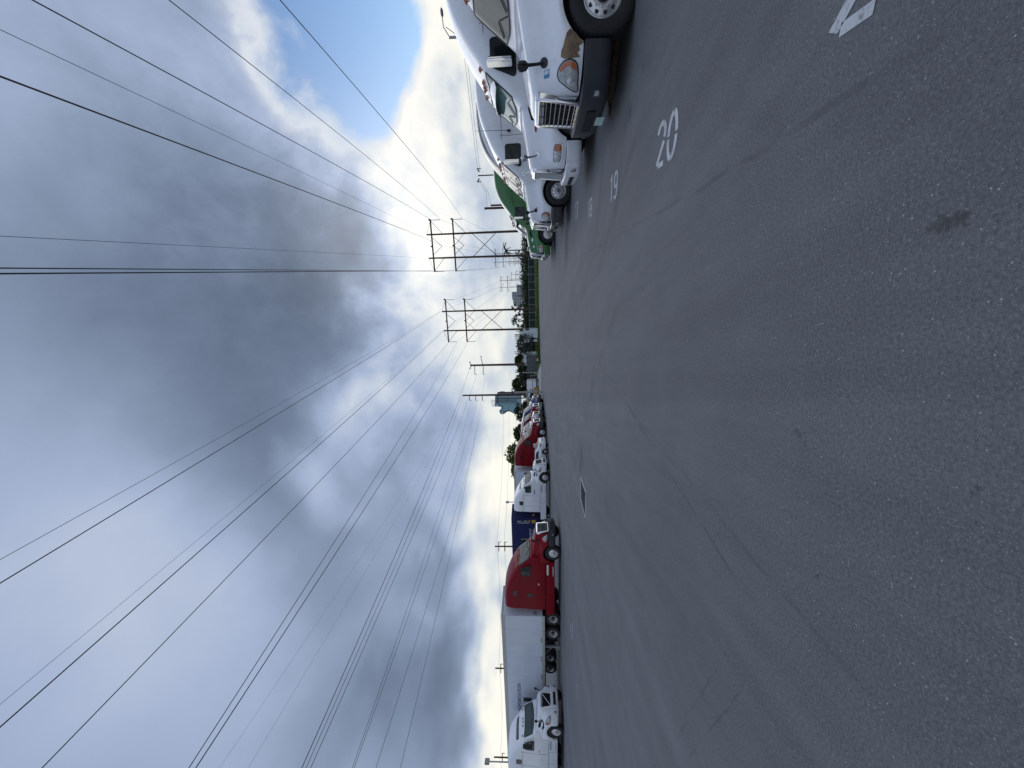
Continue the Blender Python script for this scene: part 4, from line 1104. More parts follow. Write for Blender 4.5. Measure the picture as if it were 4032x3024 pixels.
# ------------------------------------------------------------------ box trailers
M_tside = paint('trailer_white', (0.60, 0.65, 0.73), dirt=0.3, rough=0.45)
M_rail = plain('aluminium_rail', (0.46, 0.46, 0.43), 0.5, metal=0.3)
def trailer(nose, head, length, label, text=None, H=(1.12, 4.08)):
    root = empty('box_trailer', nose, head); tag(root, label, 'trailer', 'box trailers')
    b = MB(); b.span((0, -1.28, H[0] + 0.1), (-length, 1.28, H[1] - 0.14)); b.build('body', M_tside, root, bevel=0.02)
    rf = MB(); n = 12
    rf.span((0.012, -1.26, H[1] - 0.14), (-length - 0.01, 1.26, H[1] - 0.02)); rf.build('roof', M_rail, root)
    for s in (1, -1):
        MB().span((0.015, s * 1.255, H[0] - 0.04), (-length - 0.015, s * 1.30, H[0] + 0.16)).build('bottom_rail', M_rail, root, bevel=0.008)
        MB().span((0.015, s * 1.255, H[1] - 0.26), (-length - 0.015, s * 1.298, H[1] - 0.02)).build('top_rail', M_rail, root, bevel=0.008)
        sm = MB()
        for k in range(1, int(length / 1.22)): sm.span((-k * 1.22, s * 1.278, H[0] + 0.16), (-k * 1.22 - 0.02, s * 1.284, H[1] - 0.26))
        sm.build('panel_seam', plain('seam_grey', (0.55, 0.57, 0.6), 0.5), root)
        for k in range(8):
            x = -1.9 - k * 1.75
            if x < -length + 0.6: break
            for j in (0, 0.26):
                MB().span((x - j, s * 1.302, H[0] + 0.185), (x - j - 0.16, s * 1.284, H[0] + 0.235)).build('reflector', M_black if j else M_redlens, root)
        lg = MB().span((-3.0, s * 0.9, 0.12), (-3.14, s * 1.02, 1.08)).span((-2.92, s * 0.84, 0.02), (-3.22, s * 1.08, 0.12)).tube([(-3.07, s * 0.95, 0.5), (-4.1, s * 0.7, 1.05)], 0.035, 6)
        lg.build('landing_leg', M_steel, root)
        for x in (-length + 1.9, -length + 3.15): wheel(root, 'rear', x, s * 0.95)
    ch = MB().span((0, -0.5, H[0] - 0.12), (-length, 0.5, H[0] + 0.1))
    for x in (-length + 1.9, -length + 3.15): ch.tube([(x, -1, 0.515), (x, 1, 0.515)], 0.07, 8)
    ch.span((-length + 1.2, -0.55, 0.6), (-length + 3.9, 0.55, H[0])); ch.build('underframe', M_chassis, root)
    if text:
        text_mesh('lettering', text[0], text[1], plain('lettering_navy', (0.035, 0.05, 0.14), 0.5), root, (text[2], -1.287, text[3]), (R(90), 0, 0), sx=text[4])
    MB().span((0.016, -1.2, H[0] + 0.5), (0.03, -0.95, H[0] + 0.75)).build('placard', plain('placard_grey', (0.3, 0.31, 0.33), 0.5), root, bevel=0.004)
    return root
def behind(base, head, x): return Vector(base) + Vector((math.cos(head), math.sin(head), 0)) * x
tr1 = trailer(behind(r1.location, HL, -6.05), HL, 16.15, 'long white box trailer lettered TRANSPORTATION behind the red truck', ('TRANSPORTATION', 0.37, -9.9, 2.86, 1.12))
tr2 = trailer(behind(r2.location, HL, -6.2), HL, 16.15, 'white box trailer coupled behind the dark red truck')
tr3 = trailer(behind(t1.location, HR, -6.3), HR, 16.15, 'white box trailer showing above the nearest truck roofs')

# ------------------------------------------------------------------ blue container on a skeletal chassis
M_cont = paint('container_blue', (0.005, 0.014, 0.085), dirt=0.10, rough=0.6, coat=0.15)
M_cframe = paint('container_frame_blue', (0.006, 0.014, 0.07), dirt=0.2, rough=0.6, coat=0.15)
def corrugate(p0, p1, n, depth, z0, z1):
    """trapezoid-ribbed wall between two ground points"""
    p0 = Vector(p0); p1 = Vector(p1); d = p1 - p0; nn = Vector((d.y, -d.x, 0)).normalized() * depth; vs = []; fs = []; pts = []
    for k in range(n):
        for q, o in ((0.0, 0), (0.28, 0), (0.42, 1), (0.86, 1), (1.0, 0)):
            pts.append(p0 + d * ((k + q) / n) + nn * o)
    m = len(pts)
    vs = [(p.x, p.y, z0) for p in pts] + [(p.x, p.y, z1) for p in pts]
    return vs, [(i, i + 1, m + i + 1, m + i) for i in range(m - 1)]
def container(nose, head, length, label):
    root = empty('shipping_container', nose, head); tag(root, label, 'container')
    z0, z1 = 1.22, 4.05
    for a, b_, n in (((0, -1.19, 0), (-length, -1.19, 0), 42), ((-length, 1.19, 0), (0, 1.19, 0), 42), ((0, 1.15, 0), (0, -1.15, 0), 9), ((-length, -1.15, 0), (-length, 1.15, 0), 9)):
        vs, fs = corrugate(a, b_, n, -0.035, z0 + 0.12, z1 - 0.1); MB().add(vs, fs).build('corrugated_wall', M_cont, root, fixn=False)
    fr = MB()
    for x in (0, -length):
        for y in (-1.2, 1.2): fr.span((x - 0.07, y - 0.05, z0), (x + 0.07, y + 0.05, z1))
        for z in (z0 + 0.06, z1 - 0.06): fr.span((x - 0.06, -1.15, z - 0.065), (x + 0.06, 1.15, z + 0.065))
    for y in (-1.2, 1.2):
        for z in (z0 + 0.06, z1 - 0.05): fr.span((-0.07, y - 0.035, z - 0.06), (-length + 0.07, y + 0.035, z + 0.055))
    fr.build('frame', M_cframe, root)
    MB().span((0, -1.18, z1 - 0.06), (-length, 1.18, z1 - 0.03)).build('roof', M_cframe, root)
    wh = plain('container_lettering', (0.55, 0.56, 0.58), 0.6); ye = plain('label_yellow', (0.45, 0.27, 0.02), 0.6)
    text_mesh('lettering', 'Container', 0.42, wh, root, (-2.95, -1.245, 1.98), (R(90), 0, 0))
    text_mesh('lettering', 'Leasing', 0.42, wh, root, (-2.55, -1.245, 1.62), (R(90), 0, 0))
    for k, (x0, zz, w_, h_, m_) in enumerate(((-0.20, 1.52, 0.36, 0.40, ye), (-0.25, 2.08, 0.16, 0.18, ye), (-0.27, 2.42, 0.12, 0.16, wh), (-0.27, 2.66, 0.12, 0.14, ye), (-0.30, 3.02, 0.08, 0.42, wh), (-0.52, 2.20, 0.06, 1.20, wh))):
        MB().span((x0, -1.236, zz), (x0 - w_, -1.226, zz + h_)).build('marking_plate', m_, root)
    MB().span((0.075, -0.95, 1.62), (0.085, -0.62, 1.86)).build('data_plate', ye, root)
    return root
def chassis(nose, head, length, label, col=None):
    root = empty('container_chassis', nose, head); tag(root, label, 'trailer chassis')
    b = MB()
    for s in (1, -1): b.span((0.1, s * 0.42, 0.92), (-length, s * 0.56, 1.20))
    for k in range(6): b.span((-k * length / 5.05, -1.15, 1.02), (-k * length / 5.05 - 0.14, 1.15, 1.20))
    b.build('frame', col or M_chassis, root)
    for s in (1, -1):
        MB().span((-2.6, s * 0.85, 0.05), (-2.74, s * 0.97, 1.02)).build('landing_leg', M_steel, root)
        for x in (-length + 0.9, -length + 2.15): wheel(root, 'rear', x, s * 0.93)
    return root
cn = behind(v2.location, HL, -5.85)
container(cn, HL, 12.19, 'dark blue shipping container with white lettering behind the white truck')
chassis(cn, HL, 12.1, 'black skeletal chassis carrying the blue container')
chassis(LP(24.6, -25.6), HL, 9.0, 'empty dark blue chassis seen under the long white trailer', paint('chassis_navy', (0.02, 0.035, 0.08)))

# ------------------------------------------------------------------ white car backed in between the trucks
def car(loc, head, label):
    root = empty('sedan', loc, head); tag(root, label, 'car')
    # x forward, tail at x=0
    wt_ = [(0, 0.70), (0.08, 0.82), (0.3, 0.88), (1.0, 0.91), (3.4, 0.91), (4.3, 0.84), (4.6, 0.66)]
    zt_ = [(0, 0.86), (0.05, 1.00), (0.2, 1.06), (1.0, 1.02), (3.2, 1.0), (4.2, 0.86), (4.6, 0.62)]
    def half(x):
        w = interp(wt_, x); zt = interp(zt_, x); zb = 0.30
        for xa in (0.98, 3.72):
            if abs(x - xa) < 0.38: zb = max(zb, 0.32 + math.sqrt(0.38 ** 2 - (x - xa) ** 2))
        return [(w - 0.03, zb), (w, (zb + zt) / 2 - 0.05), (w - 0.01, zt - 0.16), (w - 0.10, zt - 0.03), (w * 0.5, zt + 0.01), (0, zt + 0.02)]
    xs = sorted(set([round(v, 3) for v in lin(0, 4.6, 60)]))
    lo = Loft(half, xs, 4); lo.mesh('body', M_white, root, lip=0.1)
    ct_ = [(0.25, 1.03), (0.55, 1.15), (1.0, 1.36), (1.5, 1.45), (2.1, 1.46), (2.7, 1.34), (3.25, 1.02)]
    def half2(x):
        zt = interp(ct_, x); w = 0.84 - 0.02 * abs(x - 1.8); k = max(0.0, (zt - 1.0) / 0.46)
        return [(w, 0.95), (w - 0.06 * k, 0.95 + (zt - 0.95) * 0.4), (w - 0.20 * k, zt - 0.09 * k), (w - 0.30 * k, zt - 0.01), (w * 0.4, zt + 0.01), (0, zt + 0.015)]
    cb = Loft(half2, [round(v, 3) for v in lin(0.25, 3.25, 26)], 4); cb.mesh('cabin', M_white, root, lip=0.0)
    for s in (1, -1):
        patch('side_window', cb, [(0.85, 1.06), (1.15, 1.30), (1.55, 1.385), (2.1, 1.39), (2.5, 1.30), (2.85, 1.08)], s, M_glass, root, 0.012, 0, 3)
        patch('tail_lamp', lo, [(0.03, 0.78), (0.10, 0.90), (0.42, 0.93), (0.40, 0.86), (0.16, 0.78)], s, M_redlens, root, 0.012, 0, 3)
    vs, fs = cb.top_patch(lambda u, v: (0.36 + 0.62 * u, (-0.62 + 1.24 * v) * (1 - 0.1 * u)), 0.01, 5, 10); MB().add(vs, fs).build('rear_window', M_glass, root, 50)
    vs, fs = cb.top_patch(lambda u, v: (3.1 - 0.55 * u, (-0.66 + 1.32 * v) * (1 - 0.1 * u)), 0.01, 5, 10); MB().add(vs, fs).build('windshield', M_glass, root, 50)
    MB().span((-0.06, -0.72, 0.36), (0.10, 0.72, 0.60)).build('bumper', M_white2, root, bevel=0.05)
    MB().span((-0.075, -0.25, 0.62), (0.03, 0.25, 0.76)).build('licence_plate', plain('plate_pale', (0.5, 0.5, 0.5), 0.5), root)
    MB().span((0.05, -0.68, 1.10), (0.28, 0.68, 1.14)).build('spoiler', M_white, root, bevel=0.01)
    for s in (1, -1): MB().span((0.12, s * 0.5, 1.03), (0.2, s * 0.54, 1.11)).build('spoiler_post', M_white, root)
    for x in (0.98, 3.72):
        for s in (1, -1): wheel(root, 'steer', x, s * 0.76, 0, M_black, 0.63)
    MB().span((0.2, -0.7, 0.28), (4.4, 0.7, 0.5)).build('underbody', M_chassis, root)
    return root
car(LP(37.9, -19.6), HR - R(2), 'white car with rear spoiler backed in before the dark red truck')

# ------------------------------------------------------------------ power line structures
M_pole = plain('weathered_pole', (0.075, 0.050, 0.040), 0.9, var=0.3, vscale=3)
M_polec = plain('concrete_pole', (0.33, 0.33, 0.31), 0.85, var=0.2, vscale=2)
M_wire = plain('conductor', (0.03, 0.03, 0.034), 0.5)
M_wiref = plain('shield_wire', (0.12, 0.13, 0.15), 0.5)
M_ins = plain('insulator', (0.20, 0.21, 0.22), 0.4)
LA = R(17.2)
LV = Vector((math.sin(LA), math.cos(LA), 0)); LN = Vector((math.cos(LA), -math.sin(LA), 0))   # along line, across line (to the right)
def hframe(base, label, top=25.8, half=2.72, arm=5.85, a1=24.6, a2=19.4, thick=1.0, detail=True, group='timber H-frame pylons'):
    root = empty('power_pylon', base, -LA); tag(root, label, 'pylon', group)
    for s in (-1, 1):
        MB().tube([(s * half * 1.0, 0, -0.3), (s * half * 0.985, 0, top * 0.5), (s * half * 0.97, 0, top)], [0.30 * thick, 0.25 * thick, 0.18 * thick], 10).build('pole', M_pole, root, 60)
    for z in (a1, a2):
        MB().span((-arm, -0.30, z - 0.16), (arm, -0.10, z + 0.16)).build('crossarm', M_pole, root)
    class _B:
        def tube(s_, pts, r0_, n_): MB().tube(pts, r0_, n_).build('brace', M_pole, root); return s_
    br = _B()
    r_ = 0.075 * thick
    zx0, zx1 = 9.2, 15.2
    br.tube([(-half, 0.1, zx0), (half, 0.1, zx1)], r_, 6).tube([(half, -0.1, zx0), (-half, -0.1, zx1)], r_, 6)
    for z in (a1, a2):
        for s in (-1, 1):
            br.tube([(s * arm * 0.97, -0.2, z), (s * half, -0.2, z - 2.9 if z == a2 else z - 2.6)], r_ * 0.7, 5)
            br.tube([(s * half, -0.2, z - 2.6), (0, -0.2, z)], r_ * 0.6, 5) if z == a2 else None
        br.tube([(-arm * 0.97, -0.2, a1), (-half, 0, top)], r_ * 0.5, 5) if z == a1 else None
        br.tube([(arm * 0.97, -0.2, a1), (half, 0, top)], r_ * 0.5, 5) if z == a1 else None
    if detail:
        for z in (a1, a2):
            for s in (-1, 1):
                MB().tube([(s * arm * 0.985, -0.2, z - 0.1), (s * arm * 0.985, -0.2, z - 2.3)], 0.075, 6).build('insulator', M_ins, root)
            for s in (-1, 1):
                MB().tube([(s * 1.9, -0.2, z - 0.1), (0, -0.2, z - 2.3)], 0.06, 6).build('insulator', M_ins, root)
            MB().lathe([(0.0, 0.32), (0.18, 0.1), (0.16, -0.2), (0.0, -0.3)], 'Z', (0, -0.2, z + 0.22), 8).build('clamp', M_pole, root)
            MB().lathe([(0.0, 0.32), (0.22, 0.1), (0.2, -0.2), (0.0, -0.3)], 'Z', (arm, -0.2, z + 0.2), 8).build('clamp', M_pole, root)
    return root
baseA = AT(2090, 957, 90.5); baseA.z = 0
baseB = AT(2100, 1256, 105); baseB.z = 0
hframe(baseA, 'timber H-frame pylon rising behind the green truck, nearest of the line')
hframe(baseB, 'timber H-frame pylon standing on the grass verge')
for i, dd in enumerate((178, 365, 560)):
    hframe(baseA + LV * dd, ['second H-frame pylon of the right line, seen between the near pair', 'third small H-frame pylon of the right line over the hedge', 'tiny farthest H-frame pylon of the right line'][i], thick=0.85, detail=i == 0)
for i, dd in enumerate((212, 400, 600)):
    hframe(baseB + LV * dd, ['second H-frame pylon of the left line, before the far apartment blocks', 'third small H-frame pylon of the left line over the hedge', 'tiny farthest H-frame pylon of the left line'][i], thick=0.85, detail=i == 0)

def ptA(base, off, z): return base + LN * off + Vector((0, 0, z))
NW = [0]
def wire(pts, r_, mat, label, group='overhead wires'):
    o = MB().tube(pts, r_, 5).build('power_wire', mat, None, 60); tag(o, label, 'wire', group); NW[0] += 1; return o
def span_wire(start, edge_px, r_, mat, label, lateral=None, h=None, sag=0.5, beyond=60):
    """from an attachment point towards and past the camera, through where the photo shows it leave the frame"""
    d = ray(*edge_px)
    lat = start.dot(LN) if lateral is None else lateral
    if h is None: k = (lat - CAM.dot(LN)) / d.dot(LN)
    else: k = (h - CAM_H) / d.z
    end = CAM + d * k
    pts = []
    dirv = end - start; n = 24
    tot = 1.0 + beyond / dirv.length
    for i in range(n + 1):
        q = i / n * tot; p = start + dirv * q; p.z += -sag * 4 * q * (1 - q) if q < 1 else sag * 4 * (q - 1)
        pts.append(p)
    return wire(pts, r_, mat, label)
zu, zl = 22.2, 17.05
q = 1.8228
def E(x, y): return (x * q, y * q)
A_ = baseA; B_ = baseB
span_wire(ptA(A_, 5.85, 24.5), E(70, 0), 0.030, M_wire, 'thick dark wire leaving the top edge nearest the corner', h=None)
span_wire(ptA(A_, 5.76, zu), E(365, 0), 0.022, M_wire, 'dark wire second along the top edge')
span_wire(ptA(A_, 5.76, zl), E(605, 0), 0.022, M_wire, 'dark wire crossing the blue gap in the clouds')
span_wire(ptA(A_, 0.0, zu), E(0, 165), 0.026, M_wire, 'dark wire ending above the faint one at the upper left edge', lateral=None)
span_wire(ptA(A_, 2.65, 25.7), E(0, 64), 0.012, M_wiref, 'faint grey shield wire near the upper left corner')
span_wire(ptA(A_, -2.65, 25.7), E(0, 510), 0.012, M_wiref, 'faint grey shield wire beside the near-vertical pair', h=20.5)
span_wire(ptA(A_, -5.76, zu), E(0, 579), 0.024, M_wire, 'upper of two dark wires passing straight overhead', h=18.6)
span_wire(ptA(A_, -5.76, zl), E(0, 591), 0.024, M_wire, 'lower of two dark wires passing straight overhead', h=15.2)
span_wire(ptA(B_, 2.65, 26.4), E(0, 1209), 0.014, M_wiref, 'faint grey shield wire right of the dark one on the left line')
span_wire(ptA(B_, 2.65, 26.2), E(0, 1260), 0.026, M_wire, 'dark wire from the right pole top of the verge pylon')
span_wire(ptA(B_, -2.65, 26.0), E(0, 1571), 0.030, M_wire, 'thick dark wire from the left pole top of the verge pylon')
span_wire(ptA(B_, -2.65, 26.2), E(0, 1522), 0.010, M_wiref, 'very faint wire above the thick dark one')
span_wire(ptA(B_, -5.85, 24.5), E(91, 1659), 0.026, M_wire, 'dark wire leaving by the lower left corner')
span_wire(ptA(B_, -5.76, zu), E(408, 1659), 0.020, M_wire, 'upper wire of the close pair on the left line')
span_wire(ptA(B_, -5.76, zl + 2.2), E(423, 1659), 0.024, M_wire, 'lower wire of the close pair on the left line')
# wires onwards from the near pylons to the next ones
for base, nb, nm in ((baseA, baseA + LV * 178, 'right'), (baseB, baseB + LV * 212, 'left')):
    k = 0
    for off, z in ((5.76, zu), (0, zu), (-5.76, zu), (5.76, zl), (0, zl), (-5.76, zl), (2.65, 25.6), (-2.65, 25.6)):
        a = ptA(base, off, z); b = ptA(nb, off, z); pts = []
        for i in range(15):
            f = i / 14; p = a.lerp(b, f); p.z -= 4 * 3.2 * f * (1 - f); pts.append(p)
        wire(pts, 0.022 if k < 6 else 0.016, M_wire if k < 6 else M_wiref, '%s wire of the far span on the %s power line' % (('upper right', 'upper middle', 'upper left', 'lower right', 'lower middle', 'lower left', 'right-hand faint shield', 'left-hand faint shield')[k], nm), 'far span of the %s line' % nm); k += 1

# single poles in the middle distance
def pole(base, h, label, r0=0.3, r1=0.18, arms=(), mat=None, lower=None, name='utility_pole', rz=0.0):
    root = empty(name, base, rz); tag(root, label, 'pole', 'utility poles')
    MB().tube([(0, 0, -0.2), (0, 0, h * 0.5), (0, 0, h)], [r0, (r0 + r1) / 2, r1], 10).build('shaft', mat or M_pole, root, 60)
    if lower: MB().tube([(0, 0, -0.2), (0, 0, lower)], [r0 + 0.02, r0 + 0.01], 10).build('base_sleeve', M_polec, root, 60)
    for (x0, x1, z, dz) in arms:
        MB().tube([(x0, -0.1, z), (x1, -0.1, z + dz)], 0.09, 6).build('arm', M_pole, root)
        MB().tube([(x1, -0.1, z + dz + 0.1), (x1, -0.1, z + dz - 0.5)], 0.06, 6).build('insulator', M_ins, root)
    return root
pc = AT(2090, 1434, 100); pc.z = 0
pole(pc, 17.6, 'tall single pole with angled side arms beside the grey gate', 0.36, 0.24, ((0.1, 2.3, 14.3, 0.5), (-0.1, -2.4, 14.2, 0.0), (-0.1, -2.4, 16.4, 0.0), (0.0, 0.9, 17.3, 0.5), (0.0, -0.9, 17.2, 0.6)), lower=3.2)
pd = AT(2090, 1553, 98); pd.z = 0
pole(pd, 19.4, 'tallest dark pole with three side arms before the glass tower', 0.34, 0.2, ((-0.1, -1.3, 17.6, 0), (-0.1, -1.3, 16.0, 0), (-0.1, -1.3, 14.3, 0)))
pe = G(2137, 1543)
pole(pe, 7.0, 'pale-based pole nearest the row of red and blue trucks', 0.13, 0.09, ((0, 0.55, 4.7, 0), (0, -0.55, 4.7, 0)), lower=4.4)
pf = AT(2090, 1567, 90); pf.z = 0
pole(pf, 9.9, 'short dark pole between the tall pole and the glass tower', 0.16, 0.12, ((0, -0.7, 7.4, 0),), lower=3.5)
p1 = AT(2095, 2152, 75); p1.z = 0
pole(p1, 1.73 + (2096 - 1941) * 75 / FPX, 'dark pole showing above the blue container', 0.17, 0.13, ((-0.9, 0.9, 8.6, 0), (-0.9, 0.9, 7.4, 0)))
p2 = AT(2095, 2634, 75); p2.z = 0
pole(p2, 1.73 + (2109 - 1948) * 75 / FPX, 'dark pole showing above the long white trailer', 0.17, 0.13, ((-0.9, 0.9, 8.6, 0), (-0.9, 0.9, 7.4, 0)))
p3 = AT(2095, 2986, 75); p3.z = 0
pole(p3, 1.73 + (2115 - 1943) * 75 / FPX, 'dark pole beside the floodlight at the frame edge', 0.17, 0.13, ((-0.9, 0.9, 8.6, 0), (-0.9, 0.9, 7.4, 0)))
for zz, nm in ((9.0, 'upper'), (7.6, 'lower')):
    pts = []
    P_ = [pd + Vector((0, 0, zz)), p1 + Vector((0.5, 0, zz)), p2 + Vector((0.5, 0, zz)), p3 + Vector((0.5, 0, zz)), p3 + Vector((-30, 2, zz))]
    for a, b in zip(P_, P_[1:]):
        for i in range(10):
            f = i / 10; p = a.lerp(b, f); p.z -= 4 * 0.5 * f * (1 - f); pts.append(p)
    wire(pts + [P_[-1]], 0.018, M_wiref, '%s roadside wire running behind the left-hand trucks' % nm, 'roadside wires')
# third line: from poles C / D over the left-hand trucks
for i, (st, px, hh, r_) in enumerate(((pc + Vector((-0.9, 0, 17.8)), E(652, 1659), 15.5, 0.024), (pd + Vector((0, 0, 19.3)), E(661, 1659), 16.0, 0.018), (pc + Vector((-2.4, 0, 15.9)), E(671, 1659), 14.6, 0.018),
        (pd + Vector((-1.3, 0, 17.2)), E(761, 1659), 14.5, 0.016), (pd + Vector((-1.3, 0, 15.6)), E(765, 1659), 13.8, 0.016), (pd + Vector((-1.3, 0, 13.9)), E(812, 1659), 12.5, 0.015), (pc + Vector((-2.4, 0, 13.7)), E(865, 1659), 11.5, 0.015),
        (pd + Vector((0.3, 0, 19.3)), E(474, 1659), 22.0, 0.007), (pd + Vector((0.3, 0, 19.0)), E(536, 1659), 20.0, 0.007))):
    span_wire(st, px, r_, M_wire if i < 7 else M_wiref, ['thickest wire of the low left bundle', 'second wire of the low left bundle', 'third wire of the low left bundle', 'fourth wire down at the left, one of a close pair', 'fifth wire down at the left, one of a close pair', 'sixth wire down at the left', 'lowest wire at the left over the trailer', 'faint wire between the left line and the low bundle', 'second faint wire above the low bundle'][i], h=hh, sag=0.6)
# poles behind the right-hand trucks
pg = AT(2080, 683, 55); pg.z = 0
pole(pg, 1.73 + (2079 - 1882) * 55 / FPX, 'slim pole with curved crossarm behind the white trucks', 0.11, 0.08, ((-0.5, -0.95, 8.7, 0.25), (0.5, 0.95, 8.7, 0.25)))
ph = AT(2080, 814, 60); ph.z = 0
pole(ph, 8.6, 'stout timber pole behind the green truck roof', 0.19, 0.17)
pi_ = AT(2080, 803, 62); pi_.z = 0
pole(pi_, 7.8, 'second stout timber pole beside the stout one behind the green truck', 0.16, 0.14)
for k, zz in enumerate((8.9, 8.6)):
    wire([pg + Vector((0.6, 0, zz)), pg + Vector((12, -18, zz - 0.2)), pg + Vector((26, -40, zz))], 0.018, M_wiref, 'thin wire over the white truck roofs, %s of two' % ('upper', 'lower')[k], 'wires behind the right row')
    wire([pg + Vector((-0.6, 0, zz)), (pg + ph) / 2 + Vector((0, 0, zz - 0.9)), ph + Vector((0, 0, 8.2 - 0.7 * k))], 0.018, M_wiref, 'thin wire from the slim pole to the stout pole, %s of two' % ('upper', 'lower')[k], 'wires behind the right row')

# lamps
M_lamp = plain('lamp_housing', (0.30, 0.31, 0.32), 0.5)
def street_lamp(head, foot, label):
    """head and arm-foot points in the world; mast below the arm foot"""
    root = empty('street_lamp', (foot.x, foot.y, 0)); tag(root, label, 'lamp post')
    MB().tube([(0, 0, 0), (0, 0, foot.z + 0.3)], [0.11, 0.08], 8).build('mast', M_steel, root, 60)
    d = head - foot
    ar = MB().tube([(0, 0, foot.z + 0.25), (d.x * 0.45, d.y * 0.45, foot.z + d.z * 0.75 + 0.1), (d.x, d.y, head.z)], 0.03, 6)
    ar.tube([(0, 0, foot.z - 0.35), (d.x * 0.45, d.y * 0.45, foot.z + d.z * 0.75 - 0.05)], 0.022, 6); ar.build('arm', M_steel, root)
    lum = MB().lathe([(0.0, 0.10), (0.10, 0.09), (0.16, 0.0), (0.10, -0.08), (0.0, -0.09)], 'Z', (0, 0, 0), 12).build('lamp_head', M_lamp, root, 60)
    lum.location = (d.x * 1.06, d.y * 1.06, head.z); lum.scale = (1.6, 1.6, 0.8)
hd, ft = AT(1740, 55, 24), AT(1787, 147, 24)
street_lamp(hd, ft, 'street lamp on a trussed arm above the nearest truck')
def flood(base, h, label):
    root = empty('floodlight', base); tag(root, label, 'floodlight')
    MB().tube([(0, 0, 0), (0, 0, h)], [0.10, 0.07], 8).build('mast', M_steel, root, 60)
    MB().span((-0.12, -0.35, h), (0.12, 0.35, h + 0.55)).build('lamp_head', M_lamp, root, bevel=0.04)
    MB().span((-0.13, -0.28, h + 0.07), (-0.10, 0.28, h + 0.48)).build('lens', M_lens, root)
fb_ = AT(2095, 3004, 45); fb_.z = 0; flood(fb_, 1.73 + (2115 - 1925) * 45 / FPX, 'tall floodlight at the frame edge above the white truck')
fb_ = AT(2095, 1977, 70); fb_.z = 0; flood(fb_, 1.73 + (2100 - 2004) * 70 / FPX, 'small floodlight peeping over the white truck coupled to the container')

# ------------------------------------------------------------------ fence, trees, buildings
M_screen = plain('green_screen_mesh', (0.010, 0.028, 0.030), 0.8, var=0.3, vscale=3)
M_fpost = plain('fence_post', (0.30, 0.31, 0.31), 0.6)
def fence(a, b, n, h, label, panelmat, rails=()):
    root = empty('fence', a); tag(root, label, 'fence')
    d = Vector(b) - Vector(a); an = math.atan2(d.y, d.x); Ln = d.length / n; u = d.normalized()
    for k in range(n + 1):
        p = u * (k * Ln); MB().tube([(p.x, p.y, 0), (p.x, p.y, h + 0.12)], 0.075, 6).build('post', M_fpost, root)
    for k in range(n):
        c = u * ((k + 0.5) * Ln); MB().box((c.x, c.y, h / 2 + 0.03), (Ln - 0.12, 0.03, h - 0.08), rz=an).build('screen_panel', panelmat, root)
        MB().box((c.x, c.y - 0.02, h), (Ln - 0.1, 0.08, 0.09), rz=an).build('top_rail', M_fpost, root)
        if k in rails: MB().box((c.x, c.y - 0.05, h * 0.62), (Ln - 0.1, 0.06, 0.07), rz=an).build('mid_rail', M_fpost, root)
    return root
fence(AT(2105, 900, 131), AT(2105, 1290, 131), 13, 2.05, 'dark green screened fence with pale posts along the grass verge', M_screen, (5, 6))
for o in bpy.data.objects:
    if o.name.startswith('fence'): o.location.z = 0
leafs = {}
def leaf_mat(name, a, b_):
    if name in leafs: return leafs[name]
    m, t, b = new_mat(name); w = T(t)
    tc = N(t, 'ShaderNodeTexCoord'); oi = N(t, 'ShaderNodeNewGeometry')
    n = w.noise(tc.outputs['Object'], 1.1, 4, 0.7)
    c = w.mix(w.mr(w.m('ADD', w.m('MULTIPLY', n, 0.6), w.m('MULTIPLY', oi.outputs['Random Per Island'], 0.4)), 0.3, 0.7), a, b_)
    L(t, c, b.inputs['Base Color']); b.inputs['Roughness'].default_value = 0.65; b.inputs['Specular IOR Level'].default_value = 0.2
    tr = N(t, 'ShaderNodeBsdfTranslucent'); L(t, c, tr.inputs['Color'])
    mx = N(t, 'ShaderNodeMixShader'); mx.inputs[0].default_value = 0.25
    L(t, b.outputs[0], mx.inputs[1]); L(t, tr.outputs[0], mx.inputs[2]); L(t, mx.outputs[0], t.nodes['Material Output'].inputs['Surface'])
    leafs[name] = m; return m
LF_dark = leaf_mat('dark_foliage', (0.020, 0.032, 0.012), (0.055, 0.078, 0.024))
LF_mid = leaf_mat('mid_foliage', (0.030, 0.045, 0.015), (0.085, 0.11, 0.03))
LF_grey = leaf_mat('grey_green_foliage', (0.04, 0.052, 0.04), (0.10, 0.12, 0.095))
LF_yel = leaf_mat('yellow_green_foliage', (0.05, 0.065, 0.012), (0.13, 0.15, 0.03))
M_bark = plain('bark', (0.05, 0.04, 0.03), 0.95, var=0.4)
def leaves(mb, c, rad, n, size, rg):
    """a loose clump of bent leaf faces"""
    for _ in range(n):
        while True:
            v = Vector((rg.uniform(-1, 1), rg.uniform(-1, 1), rg.uniform(-1, 1)))
            if v.length < 1: break
        v = v * (0.55 + 0.45 * v.length)
        p = Vector(c) + Vector((v.x * rad[0], v.y * rad[1], v.z * rad[2]))
        a = Vector((rg.gauss(0, 1), rg.gauss(0, 1), rg.gauss(0, 0.7))).normalized(); b_ = a.cross(Vector((rg.gauss(0, 1), rg.gauss(0, 1), rg.gauss(0, 1)))).normalized()
        s = size * rg.uniform(0.6, 1.4)
        mb.add([p - a * s, p + b_ * s * 0.45, p + a * s, p - b_ * s * 0.45], [(0, 1, 2, 3)])
